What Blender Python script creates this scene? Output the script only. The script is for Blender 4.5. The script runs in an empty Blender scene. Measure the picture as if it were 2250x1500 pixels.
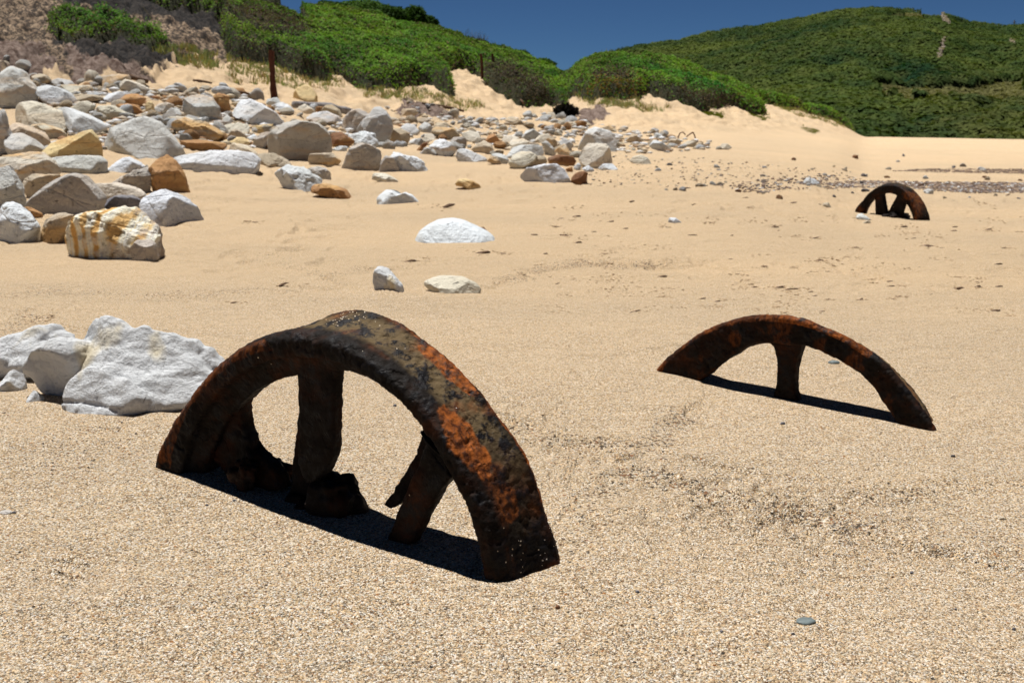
import bpy, bmesh, math, random
import numpy as np
from mathutils import Vector

# ------------------------------------------------------------ camera, light, sky
S = bpy.context.scene
F_PX, CAM_H, TILT = 2187.0, 0.45, math.atan(0.223)
cam_d = bpy.data.cameras.new('camera'); cam = bpy.data.objects.new('camera', cam_d)
S.collection.objects.link(cam); S.camera = cam
cam.location = (0, 0, CAM_H); cam.rotation_euler = (math.pi/2 - TILT, 0, 0)
cam_d.sensor_width = 36.0; cam_d.lens = 36.0*F_PX/2250.0
cam_d.clip_start = 0.02; cam_d.clip_end = 4000
cam_d.dof.use_dof = True; cam_d.dof.focus_distance = 1.3; cam_d.dof.aperture_fstop = 15.0
SUN_EL, SUN_AZ = math.radians(74), math.radians(-38)      # azimuth from +Y towards +X
world = bpy.data.worlds.new('World'); S.world = world; world.use_nodes = True
wn, wl = world.node_tree.nodes, world.node_tree.links
wn.clear()
sky = wn.new('ShaderNodeTexSky'); sky.sky_type = 'NISHITA'; sky.sun_disc = False
sky.sun_elevation = SUN_EL; sky.sun_rotation = SUN_AZ
sky.altitude = 6000; sky.air_density = 1.0; sky.dust_density = 0.0; sky.ozone_density = 4.0
tint = wn.new('ShaderNodeMix'); tint.data_type = 'RGBA'; tint.blend_type = 'MULTIPLY'
tint.inputs['Factor'].default_value = 1.0; tint.inputs['B'].default_value = (0.312, 0.437, 0.538, 1)
bg = wn.new('ShaderNodeBackground'); bg.inputs['Strength'].default_value = 0.06
wo = wn.new('ShaderNodeOutputWorld')
tcw = wn.new('ShaderNodeTexCoord'); spw = wn.new('ShaderNodeSeparateXYZ'); mrw = wn.new('ShaderNodeMapRange'); mulw = wn.new('ShaderNodeVectorMath'); mulw.operation = 'SCALE'
mrw.inputs['From Min'].default_value = .12; mrw.inputs['From Max'].default_value = .45; mrw.inputs['To Min'].default_value = 1.0; mrw.inputs['To Max'].default_value = .45
wl.new(tcw.outputs['Generated'], spw.inputs[0]); wl.new(spw.outputs[2], mrw.inputs['Value']); wl.new(sky.outputs[0], mulw.inputs[0]); wl.new(mrw.outputs[0], mulw.inputs['Scale'])
wl.new(mulw.outputs[0], tint.inputs['A']); wl.new(tint.outputs['Result'], bg.inputs[0]); wl.new(bg.outputs[0], wo.inputs[0])
sun_d = bpy.data.lights.new('sun', 'SUN'); sun = bpy.data.objects.new('sun', sun_d); S.collection.objects.link(sun)
sun_d.energy = 5.0; sun_d.angle = math.radians(0.53); sun_d.color = (1.0, 0.975, 0.935)
SUN_DIR = Vector((math.sin(SUN_AZ)*math.cos(SUN_EL), math.cos(SUN_AZ)*math.cos(SUN_EL), math.sin(SUN_EL)))
sun.rotation_euler = SUN_DIR.to_track_quat('Z', 'Y').to_euler(); sun.location = (0, 0, 30)
S.view_settings.view_transform = 'Standard'; S.view_settings.look = 'None'
S.view_settings.exposure = 0.36; S.view_settings.gamma = 1.0

rng = np.random.default_rng(7); random.seed(7)
CT, ST = math.cos(TILT), math.sin(TILT)

# ------------------------------------------------------------ numpy noise
_perm = np.random.default_rng(3).permutation(256); _perm = np.concatenate([_perm, _perm, _perm])
_gr = np.random.default_rng(4).normal(size=(256, 3)); _gr /= np.linalg.norm(_gr, axis=1)[:, None]
def perlin(P):
    P = np.asarray(P, float); I = np.floor(P).astype(int); Fr = P - I; I &= 255
    w = Fr*Fr*Fr*(Fr*(Fr*6-15)+10); out = 0
    for i in (0, 1):
        for j in (0, 1):
            for k in (0, 1):
                h = _perm[_perm[_perm[(I[..., 0]+i) & 255]+((I[..., 1]+j) & 255)]+((I[..., 2]+k) & 255)]
                d = Fr - np.array([i, j, k])
                g = (_gr[h]*d).sum(-1)
                ww = (w[..., 0] if i else 1-w[..., 0])*(w[..., 1] if j else 1-w[..., 1])*(w[..., 2] if k else 1-w[..., 2])
                out = out + g*ww
    return out*1.6
def fbm(P, octs=4, gain=0.5):
    P = np.asarray(P, float); o = 0; a = 1.0
    for k in range(octs):
        o = o + a*perlin(P*2.0**k + 17.3*k); a *= gain
    return o
def P3(x, y, z=0.0): return np.stack([x, y, np.zeros_like(x)+z], -1)
def worley(x, y, seed=0):
    ix, iy = np.floor(x).astype(int), np.floor(y).astype(int); best = np.full(x.shape, 9.0)
    for i in (-1, 0, 1):
        for j in (-1, 0, 1):
            h = _perm[_perm[(ix+i+seed) & 255]+((iy+j) & 255)]
            px_ = ix+i+(_perm[h+11]/255.0); py_ = iy+j+(_perm[h+77]/255.0)
            best = np.minimum(best, (x-px_)**2+(y-py_)**2)
    return np.sqrt(best)
def sstep(a, b, x):
    t = np.clip((x-a)/(b-a), 0, 1); return t*t*(3-2*t)

# ------------------------------------------------------------ photo pixel <-> world
def ray(px, py):
    u = (np.asarray(px, float)-1125)/F_PX; v = (750-np.asarray(py, float))/F_PX
    return u, CT+v*ST, -ST+v*CT
def project(x, y, z):
    z = z-CAM_H; Z = np.maximum(y*CT-z*ST, 1e-3); Y = y*ST+z*CT
    return 1125+F_PX*x/Z, 750-F_PX*Y/Z

# ------------------------------------------------------------ terrain
# per column of the view: (distance, row of the photo at which the ground stands there)
COLS = {
 0:    [(3.3,565),(5,455),(7.5,345),(10,250),(12,170),(14,110),(17,10),(21,-90)],
 200:  [(3.3,565),(5,460),(7.5,350),(10,255),(12,178),(14,125),(17,30),(21,-60)],
 400:  [(3.4,560),(5.2,458),(8,350),(11,250),(13,185),(15,140),(18,70),(23,-50)],
 600:  [(4,520),(6.9,400),(9.5,330),(12.5,255),(15,200),(17.5,150),(21,75),(26,5)],
 700:  [(4,520),(6.9,400),(10,330),(13.5,255),(16,215),(18,180),(22,100),(30,35)],
 800:  [(4,520),(7.4,390),(11,315),(14,262),(17,228),(19,190),(23,115),(31,45)],
 900:  [(4,520),(7.4,390),(11,320),(15,265),(18,230),(20,195),(24,125),(32,65)],
 1000: [(4,520),(7,398),(11,330),(15,275),(18.5,240),(21,200),(24,150),(31,95)],
 1100: [(4,520),(7,398),(11,332),(15,290),(19,255),(22,220),(26,165),(33,125)],
 1230: [(4,520),(7,398),(11,335),(15,300),(19,268),(23,240),(29,195),(38,165)],
 1300: [(4,520),(7,398),(11,337),(15,305),(18,280),(20.5,238),(22.5,200),(26,145)],
 1400: [(4,520),(7,398),(11,338),(15,308),(18,285),(20.5,240),(22.5,205),(27,150)],
 1500: [(4,520),(7,399),(11,340),(15,312),(18,292),(21,250),(23,215),(28,160)],
 1620: [(4,520),(6.6,410),(10.5,350),(15,318),(19,296),(22.5,262),(25,235),(30,205)],
 1700: [(4,522),(6.4,420),(10.2,360),(15,325),(20,300),(24,272),(27,250),(32,228)],
 1800: [(4.05,525),(6.2,435),(10,370),(15,332),(22,302),(26,286),(30,264),(35,252)],
 1860: [(4.1,527),(5.5,470),(8.5,405),(13,352),(23,306),(29,296),(33,283),(37,276)],
 1900: [(4.1,528),(5.6,470),(8,420),(13,367),(23,322),(34,306),(45,300.5),(50,300.5)],
 2050: [(4.1,530),(5.55,475),(8,424),(13,370),(23,325),(34,309),(45,302.5),(50,303)],
 2250: [(4.1,533),(5.5,480),(8,429),(13,375),(23,330),(34,314),(45,306),(50,307)],
}
DG = np.concatenate([np.linspace(0, 8, 81)[:-1], np.linspace(8, 40, 161)[:-1], np.linspace(40, 120, 41)])
cols_a, cols_z, cols_crest = [], [], []
for px, ent in COLS.items():
    a = (px-1125)/F_PX/1.026
    D = [0, 1.5, 2.8]; Z = [0, -.02*a*1.5, -.02*a*2.8]
    for d, py in ent:
        v = (750-py)/F_PX; D.append(d); Z.append(CAM_H+d*(-ST+v*CT)/(CT+v*ST))
    cr = D[-1]; zc = Z[-1]
    D += [cr+3, cr+12, 100, 120]; Z += [zc-.15 if px < 1880 else zc-.3, min(zc*.6, zc-1), -1.2, -1.2]
    cols_a.append(a); cols_z.append(np.interp(DG, D, Z)); cols_crest.append(cr)
cols_a = np.array([-3.0]+cols_a+[3.0]); cols_z = np.array([cols_z[0]]+cols_z+[cols_z[-1]])
cols_crest = np.array([cols_crest[0]]+cols_crest+[cols_crest[-1]])
AG = np.linspace(-1.2, 1.2, 481)
TZ = np.array([np.interp(AG, cols_a, cols_z[:, j]) for j in range(len(DG))])      # [D, a]
for _ in range(2):
    TZ[1:-1] = (TZ[:-2]+2*TZ[1:-1]+TZ[2:])/4
for _ in range(4):
    TZ[:, 1:-1] = (TZ[:, :-2]+2*TZ[:, 1:-1]+TZ[:, 2:])/4
def base_z(x, y):
    x = np.asarray(x, float); y = np.asarray(y, float)
    D = np.clip(y, 0, 119.9); a = np.clip(x/np.maximum(y, .3), -1.199, 1.199)
    j = np.interp(D, DG, np.arange(len(DG))); i = (a+1.2)/2.4*(len(AG)-1)
    j0 = np.minimum(j.astype(int), len(DG)-2); i0 = np.minimum(i.astype(int), len(AG)-2); fj, fi = j-j0, i-i0
    z = (TZ[j0, i0]*(1-fi)+TZ[j0, i0+1]*fi)*(1-fj)+(TZ[j0+1, i0]*(1-fi)+TZ[j0+1, i0+1]*fi)*fj
    flat = -.02*np.clip(x, -12, 12)
    k = sstep(.3, 1.2, y)
    return flat*(1-k)+z*k
def crest(x, y): return np.interp(np.asarray(x)/np.maximum(y, .3), cols_a, cols_crest)

def inpoly(px, py, poly):
    px = np.asarray(px, float); py = np.asarray(py, float); c = np.zeros(px.shape, bool); n = len(poly)
    for i in range(n):
        (x1, y1), (x2, y2) = poly[i], poly[(i+1) % n]
        if y1 == y2: continue
        cond = ((y1 > py) != (y2 > py)) & (px < (x2-x1)*(py-y1)/(y2-y1)+x1); c ^= cond
    return c
SCRUB_A = [(300,-300),(300,-10),(360,20),(440,30),(490,60),(500,110),(520,130),(610,135),(660,165),(722,175),(724,150),(760,165),(800,185),(880,190),(925,180),(950,185),(992,212),(985,175),(965,150),(1010,148),(1050,160),(1085,195),(1140,222),(1240,232),(1240,205),(1212,170),(1235,150),(1250,-300)]
SCRUB_B = [(1250,-300),(1245,150),(1250,210),(1300,215),(1380,215),(1420,200),(1460,215),(1540,235),(1600,228),(1675,250),(1660,225),(1620,190),(1700,212),(1780,238),(1800,240),(1850,252),(1890,290),(1890,-300)]
SCRUB_C = [(115,60),(150,48),(250,52),(320,80),(372,112),(330,112),(250,90),(180,88),(115,85)]
TWIGS_AND_SHADE = [[(1060,130),(1120,130),(1200,170),(1240,232),(1140,222),(1085,195)], [(1420,180),(1520,190),(1600,200),(1675,250),(1600,240),(1460,215)],
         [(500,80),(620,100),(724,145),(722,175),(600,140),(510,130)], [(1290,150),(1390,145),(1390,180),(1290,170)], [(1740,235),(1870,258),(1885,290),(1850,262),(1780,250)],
         [(470,5),(560,5),(640,30),(685,55),(678,82),(600,72),(520,52)]]  # last outline: shade under the scrub canopy, painted as brown leaf colour
DARKSOIL = [[(115,86),(200,86),(300,100),(385,118),(392,148),(300,152),(200,132),(118,112)], [(110,-40),(420,-40),(490,30),(505,92),(440,72),(350,46),(240,38),(150,12)]]
REDROCK = [[(-1000,110),(-50,80),(40,100),(120,140),(130,165),(-50,160),(-1000,220)], [(140,112),(200,118),(330,160),(330,175),(160,172)], [(1260,240),(1330,232),(1330,262),(1270,275)], [(880,215),(1010,245),(1000,262),(880,245)]]
GREYSOIL = [(-1100,-160),(400,-60),(500,40),(530,130),(480,132),(400,128),(370,150),(330,170),(-60,160),(-1100,230)]
def scrub_mask(x, y, z):
    px, py = project(x, y, z); m = inpoly(px, py, SCRUB_A) | inpoly(px, py, SCRUB_B)
    beyond = (y > crest(x, y)-.3) & (px < 1885) & (px > 300)
    m = (m | beyond) & (y > 11) & (y < 55)
    return m | (inpoly(px, py, SCRUB_C) & (y > 10) & (y < 30))
DENTS = [(75,705,.035,.006),(155,1243,.03,.008),(250,940,.03,.005),(1700,622,.05,.006),(2100,632,.06,.007),(1390,685,.04,.005),(905,570,.05,.006),(2180,682,.03,.006),
         (1230,975,.10,.006),(1800,1135,.16,.006),(620,625,.04,.005),(980,455,.06,.008),(1560,1095,.12,.004),(2000,650,.05,.006),(1830,575,.05,.007),(1620,595,.05,.006),(2040,540,.06,.006),(1180,900,.08,.004)]
def hit(px, py, hz=0.0):
    u, fy, fz = ray(px, py); u = float(u); fy = float(fy); fz = float(fz)
    ts = np.concatenate([np.linspace(.5, 8, 600), np.linspace(8, 60, 1500)])
    z = base_z(u*ts, fy*ts)+hz; below = (CAM_H+fz*ts) < z
    if not below.any(): k = 600+int(np.argmin((CAM_H+fz*ts-z)[600:1700]))
    else: k = int(np.argmax(below))
    t = ts[k]; return float(u*t), float(fy*t), float(base_z(u*t, fy*t))
LINES = [([(1130,930),(1200,965),(1330,975),(1450,1000),(1400,1020),(1480,930)], .008, .8), ([(1290,1110),(1380,1050),(1500,1075),(1620,1098),(1760,1118),(1880,1145),(2020,1190)], .006, .8), ([(1780,1120),(1900,1098),(2060,1086),(2260,1080)], .006, .4),
 ([(1110,612),(1200,590),(1290,578),(1420,575)], .009, .9), ([(-40,655),(150,640),(330,655),(560,640)], .005, .35), ([(430,432),(560,440),(680,438),(780,428)], .008, .3), ([(1010,1000),(1050,960),(1130,930)], .004, .5), ([(1310,1090),(1270,1180),(1290,1260)], .004, .5), ([(0,760),(60,700),(110,712)], .006, .6), ([(560,560),(700,600),(820,590)], .006, .3)]
_lines = [([hit(a, b)[:2] for a, b in pl], h, g) for pl, h, g in LINES]
def line_relief(x, y):
    z = np.zeros_like(x); gr = np.zeros_like(x); m = (y > .5) & (y < 9) & (np.abs(x) < y*.7)
    if not m.any(): return z, gr
    xm, ym = x[m], y[m]; wx = fbm(P3(xm*6, ym*6, 1.0), 3)*.02*np.maximum(ym, 1); wy = fbm(P3(xm*6+5, ym*6, 4.0), 3)*.02*np.maximum(ym, 1)
    X, Y = xm+wx, ym+wy; zz = np.zeros_like(xm); gg = np.zeros_like(xm)
    for pl, h, g in _lines:
        best = np.full(xm.shape, 9.0); sgn = np.zeros_like(xm)
        for (x1, y1), (x2, y2) in zip(pl[:-1], pl[1:]):
            dx, dy = x2-x1, y2-y1; t = np.clip(((X-x1)*dx+(Y-y1)*dy)/(dx*dx+dy*dy), 0, 1); ex, ey = X-x1-t*dx, Y-y1-t*dy
            d = np.hypot(ex, ey); k = d < best; best = np.where(k, d, best); sgn = np.where(k, np.sign(dx*ey-dy*ex), sgn)
        wd = .012*max(pl[0][1], 1.0); zz += h*sgn*np.exp(-best/(wd*6))*(1-np.exp(-(best/wd)**2)); gg = np.maximum(gg, g*np.exp(-(best/(wd*1.15))**2)*np.clip(.75+.8*fbm(P3(xm*12, ym*12, 2.0), 2), 0, 1))
    z[m] = zz; gr[m] = gg; return z, gr
FEET = [(.115, 1.085, .045, .010), (.02, 1.03, .04, .006), (-.03, 1.00, .06, -.004), (-.53, 1.40, .06, .006), (-.47, 1.33, .07, -.005), (-.22, 1.22, .06, -.005), (-.28, 1.20, .03, .006), (-.12, 1.12, .05, -.004),
        (.30, 2.0, .06, .007), (.70, 1.60, .05, .006), (.52, 1.75, .05, -.004), (.47, 1.86, .05, .005), (.62, 1.66, .07, -.004)]
_dents = [(*hit(a, b), r, h) for a, b, r, h in DENTS]
def height(x, y):
    z = base_z(x, y); px, py = project(x, y, z)
    near = 1-sstep(8, 14, y)
    w = fbm(P3(x*1.1, y*1.1), 2)*.006+fbm(P3(x*.55+9, y*2.6), 3)*.006*sstep(1.2, 4, y)
    w = w+fbm(P3(x*7, y*7, 3), 3)*.0026*np.exp(-np.maximum(y, 0)*.12)+fbm(P3(x*2.6+4, y*3.4, 3.3), 3)*.006*np.exp(-np.maximum(y, 0)*.15)
    # wind-drift ridge lines
    rl = fbm(P3(x*2.3+5, y*2.3, 8.0), 3); w = w+np.exp(-(rl*9)**2)*.0022*near
    # trampled pits
    pit = fbm(P3(x*9, y*5, 1.5), 2); reg = sstep(-.25, .15, fbm(P3(x*.7+3, y*.35), 2)+.25*sstep(.2, 2.5, x))*sstep(2.2, 3.6, y)*near
    w = w-sstep(.15, .5, pit)*.016*reg+fbm(P3(x*3, y*5, 6.5), 3)*.008*reg
    z = z+w
    for (cx, cy, _, r, h) in _dents:
        d2 = ((x-cx)**2+(y-cy)**2)/(r*r)
        z = z-h*np.exp(-d2)*(1+1.2*fbm(P3(x*60, y*60), 2))
    z = z+line_relief(x, y)[0]
    # wheel feet: sand heaped against the iron
    for (qx, qy, qr, qh) in FEET: z = z+qh*np.exp(-((x-qx)**2+(y-qy)**2)/(qr*qr))*(1+.6*fbm(P3(x*28, y*28, 2), 3))
    far = sstep(9, 13, y)
    dune = far*(fbm(P3(x*.8, y*.8, 4), 4)*.055+fbm(P3(x*4, y*4, 2), 4)*.05-np.abs(fbm(P3(x*1.6, y*.5, 7), 3))*.12*sstep(280., 240., py))*(1-sstep(33, 45, y)*.8)*sstep(300.0, 270.0, py)
    z = z+dune
    g = inpoly(px, py, GREYSOIL) & (y > 9) & (y < 30)
    rough = np.abs(fbm(P3(x*2.2, y*2.2, z*2.0), 4))*.16+np.abs(fbm(P3(x*8, y*8, 5), 3))*.05
    z = z+np.where(g, rough*sstep(9, 13, y), 0)
    for pl in DARKSOIL+REDROCK:
        m = inpoly(px, py, pl) & (y > 9) & (y < 30)
        z = z+np.where(m, .05*(1-np.abs(fbm(P3(x*3, y*6, 1), 3))*2.2), 0)
    return z

# ------------------------------------------------------------ mesh helpers
def new_mesh(name, V, Fc, smooth=True, col=None, cname='tone'):
    V = np.asarray(V, np.float32).reshape(-1, 3); Fc = np.asarray(Fc, np.int32); n, k = Fc.shape
    me = bpy.data.meshes.new(name); me.vertices.add(len(V)); me.vertices.foreach_set('co', V.ravel())
    me.loops.add(n*k); me.loops.foreach_set('vertex_index', Fc.ravel())
    me.polygons.add(n); me.polygons.foreach_set('loop_start', np.arange(0, n*k, k, dtype=np.int32))
    me.polygons.foreach_set('loop_total', np.full(n, k, np.int32))
    me.update(calc_edges=True); me.validate()
    me.polygons.foreach_set('use_smooth', np.full(len(me.polygons), smooth, bool))
    if col is not None:
        at = me.color_attributes.new(cname, 'FLOAT_COLOR', 'POINT')
        c = np.ones((len(V), 4), np.float32); c[:, :col.shape[1]] = col; at.data.foreach_set('color', c.ravel())
    return me
def link(name, me, mat=None, parent=None, label=None, cat=None, group=None, kind=None, loc=None, color=None):
    o = bpy.data.objects.new(name, me); S.collection.objects.link(o)
    if mat is not None and me is not None and not me.materials: me.materials.append(mat)
    if parent is not None: o.parent = parent
    if label: o['label'] = label
    if cat: o['category'] = cat
    if group: o['group'] = group
    if kind: o['kind'] = kind
    if loc is not None: o.location = loc
    if color is not None: o.color = color
    return o
def grid_faces(nr, nc, wrap_c=False, wrap_r=False):
    r = np.arange(nr if wrap_r else nr-1)[:, None]; c = np.arange(nc if wrap_c else nc-1)[None]
    r1 = (r+1) % nr; c1 = (c+1) % nc
    return np.stack([r*nc+c+0*r, r*nc+c1, r1*nc+c1, r1*nc+c], -1).reshape(-1, 4)
_ico = {}
def ico(n):
    if n not in _ico:
        bm = bmesh.new(); bmesh.ops.create_icosphere(bm, subdivisions=n, radius=1)
        V = np.array([v.co[:] for v in bm.verts]); Fc = np.array([[v.index for v in f.verts] for f in bm.faces]); bm.free()
        _ico[n] = (V, Fc)
    return _ico[n]

# ------------------------------------------------------------ materials
def mat(name, rough=.9, spec=.2):
    m = bpy.data.materials.new(name); m.use_nodes = True; nt = m.node_tree
    b = nt.nodes['Principled BSDF']; b.inputs['Roughness'].default_value = rough
    b.inputs['Specular IOR Level'].default_value = spec
    return m, nt, b
class NT:
    def __init__(s, nt): s.nt = nt; s.n = nt.nodes; s.l = nt.links
    def coord(s, out='Object'): return s.n.new('ShaderNodeTexCoord').outputs[out]
    def noise(s, vec, scale, det=4, rough=.6, out='Fac', dist=0):
        n = s.n.new('ShaderNodeTexNoise'); n.inputs['Scale'].default_value = scale; n.inputs['Detail'].default_value = det
        n.inputs['Roughness'].default_value = rough; n.inputs['Distortion'].default_value = dist
        s.l.new(vec, n.inputs['Vector']); return n.outputs[out]
    def voro(s, vec, scale, out='Color', feat='F1', rnd=1):
        n = s.n.new('ShaderNodeTexVoronoi'); n.feature = feat; n.inputs['Scale'].default_value = scale; n.inputs['Randomness'].default_value = rnd
        s.l.new(vec, n.inputs['Vector']); return n.outputs[out]
    def ramp(s, fac, stops, interp='LINEAR'):
        n = s.n.new('ShaderNodeValToRGB'); cr = n.color_ramp; cr.interpolation = interp
        while len(cr.elements) < len(stops): cr.elements.new(.5)
        for e, (p, c) in zip(cr.elements, stops):
            e.position = p; e.color = (c, c, c, 1) if isinstance(c, (int, float)) else (*c, 1)
        s.l.new(fac, n.inputs['Fac']); return n.outputs['Color']
    def mix(s, fac, a, b, mode='MIX'):
        n = s.n.new('ShaderNodeMix'); n.data_type = 'RGBA'; n.blend_type = mode
        for k, v in (('Factor', fac), ('A', a), ('B', b)):
            if isinstance(v, (int, float)): n.inputs[k].default_value = v if k == 'Factor' else (v, v, v, 1)
            elif isinstance(v, tuple): n.inputs[k].default_value = (*v, 1) if len(v) == 3 else v
            else: s.l.new(v, n.inputs[k])
        return n.outputs['Result']
    def math(s, op, a, b=0.0, clamp=False):
        n = s.n.new('ShaderNodeMath'); n.operation = op; n.use_clamp = clamp
        for i, v in enumerate((a, b)):
            if isinstance(v, (int, float)): n.inputs[i].default_value = v
            else: s.l.new(v, n.inputs[i])
        return n.outputs[0]
    def bump(s, h, strength, dist, nrm=None):
        n = s.n.new('ShaderNodeBump'); n.inputs['Strength'].default_value = strength; n.inputs['Distance'].default_value = dist
        s.l.new(h, n.inputs['Height'])
        if nrm is not None: s.l.new(nrm, n.inputs['Normal'])
        return n.outputs[0]
    def sep(s, c):
        n = s.n.new('ShaderNodeSeparateColor'); s.l.new(c, n.inputs[0]); return n.outputs
    def map(s, vec, scale=(1, 1, 1), rot=(0, 0, 0)):
        n = s.n.new('ShaderNodeMapping'); n.inputs['Scale'].default_value = scale; n.inputs['Rotation'].default_value = rot
        s.l.new(vec, n.inputs['Vector']); return n.outputs[0]
    def attr(s, name, out='Color'):
        n = s.n.new('ShaderNodeAttribute'); n.attribute_name = name; return n.outputs[out]

# --- sand
sand, nt, b = mat('sand', .95, .15); N = NT(nt); co = N.coord()
c1 = N.sep(N.voro(co, 620))
grain = N.ramp(c1[0], [(0, (.02, .017, .015)), (.11, (.09, .055, .035)), (.19, (.30, .15, .07)), (.27, (.46, .34, .20)), (.42, (.60, .47, .32)), (.60, (.72, .60, .45)), (.70, (.86, .84, .80)), (.86, (.66, .65, .55)), (.93, (.78, .55, .30))], 'CONSTANT')
c2 = N.sep(N.voro(co, 900))
g2 = N.ramp(c2[1], [(0, (.12, .09, .065)), (.20, (.50, .37, .23)), (.5, (.67, .53, .36)), (.82, (.85, .79, .70))], 'CONSTANT')
gm = N.mix(.22, grain, g2)
# patches of finer, yellower sand: grains less contrasted
soft = N.ramp(N.noise(co, 1.3, 3), [(.38, 0.0), (.62, .22)])
gm = N.mix(soft, gm, (.62, .49, .34))
# coarse grains and grit gathered in streaks
c3 = N.sep(N.voro(co, 190)); streak = N.noise(N.map(co, (1, 1.8, 1)), 2.2, 5, .65)
thr = N.math('MULTIPLY', N.math('SUBTRACT', streak, .47, True), .9)
is_g = N.math('LESS_THAN', c3[0], N.math('ADD', thr, .012))
gritcol = N.ramp(c3[1], [(0, (.05, .045, .04)), (.3, (.16, .09, .05)), (.55, (.34, .15, .05)), (.8, (.35, .30, .24)), (.93, (.75, .72, .66))], 'CONSTANT')
dd = N.voro(co, 190, 'Distance'); is_g2 = N.math('MULTIPLY', is_g, N.math('LESS_THAN', dd, .33))
gm = N.mix(is_g2, gm, gritcol)
sx = nt.nodes.new('ShaderNodeSeparateXYZ'); nt.links.new(co, sx.inputs[0])     # finer, yellower dry sand up the beach
mr = nt.nodes.new('ShaderNodeMapRange'); mr.inputs['From Min'].default_value = 1.3; mr.inputs['From Max'].default_value = 3.6; mr.inputs['To Min'].default_value = 0; mr.inputs['To Max'].default_value = .75
nt.links.new(N.math('ADD', sx.outputs[1], N.math('MULTIPLY', N.noise(co, .9, 3), 1.0)), mr.inputs['Value'])
gm = N.mix(mr.outputs[0], gm, N.mix(.28, (.665, .495, .305), gm))
# farther out: broad tone changes of the beach (damp, coarse, fine)
tone = N.ramp(N.noise(N.map(co, (.35, .9, 1)), 1.0, 4), [(.3, (.91, .885, .85)), (.7, (1.07, 1.01, .93))])
gm = N.mix(1.0, gm, tone, 'MULTIPLY')
gr = N.sep(N.attr('grit'))
c4 = N.sep(N.voro(co, 300)); gm = N.mix(N.math('MULTIPLY', N.math('LESS_THAN', c4[0], N.math('MULTIPLY', gr[0], .42)), .85), gm, N.ramp(c4[1], [(0, (.03, .025, .02)), (.35, (.11, .07, .045)), (.7, (.28, .13, .06)), (.85, (.5, .44, .36))], 'CONSTANT'))
soil = N.sep(N.attr('tone'))          # R dark coaly soil, G grey-brown eroded soil, B purple-red rock
sn = N.noise(co, 3.5, 6, .7); sn2 = N.noise(co, 14, 5, .7)
dark = N.mix(N.ramp(sn2, [(.4, 0.0), (.7, 1.0)]), (.010, .010, .011), (.07, .058, .05))
grey = N.mix(N.ramp(sn, [(.35, 0.0), (.65, 1.0)]), (.10, .065, .045), (.42, .31, .21))
grey = N.mix(N.ramp(sn2, [(.46, .9), (.56, 0.0)]), grey, (.035, .028, .024))
red = N.mix(N.ramp(sn2, [(.38, 0.0), (.62, 1.0)]), (.09, .055, .042), (.27, .205, .17))
gm = N.mix(soil[1], gm, grey); gm = N.mix(soil[2], gm, red); gm = N.mix(soil[0], gm, dark)
nt.links.new(gm, b.inputs['Base Color'])
h1 = N.voro(co, 620, 'Distance'); h2 = N.voro(co, 190, 'Distance')
hh = N.math('ADD', N.math('MULTIPLY', h1, -1.0), N.math('MULTIPLY', N.noise(co, 90, 3), 2.0))
bn = N.bump(hh, 1.0, .0026)
bn2 = N.bump(N.noise(N.map(co, (1, 2.2, 1)), 14, 6, .7), .75, .014, bn)
bn2 = N.bump(N.noise(N.map(co, (1, 1.9, 1)), 4.5, 5, .7), .55, .05, bn2)
nt.links.new(bn2, b.inputs['Normal'])

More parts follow.
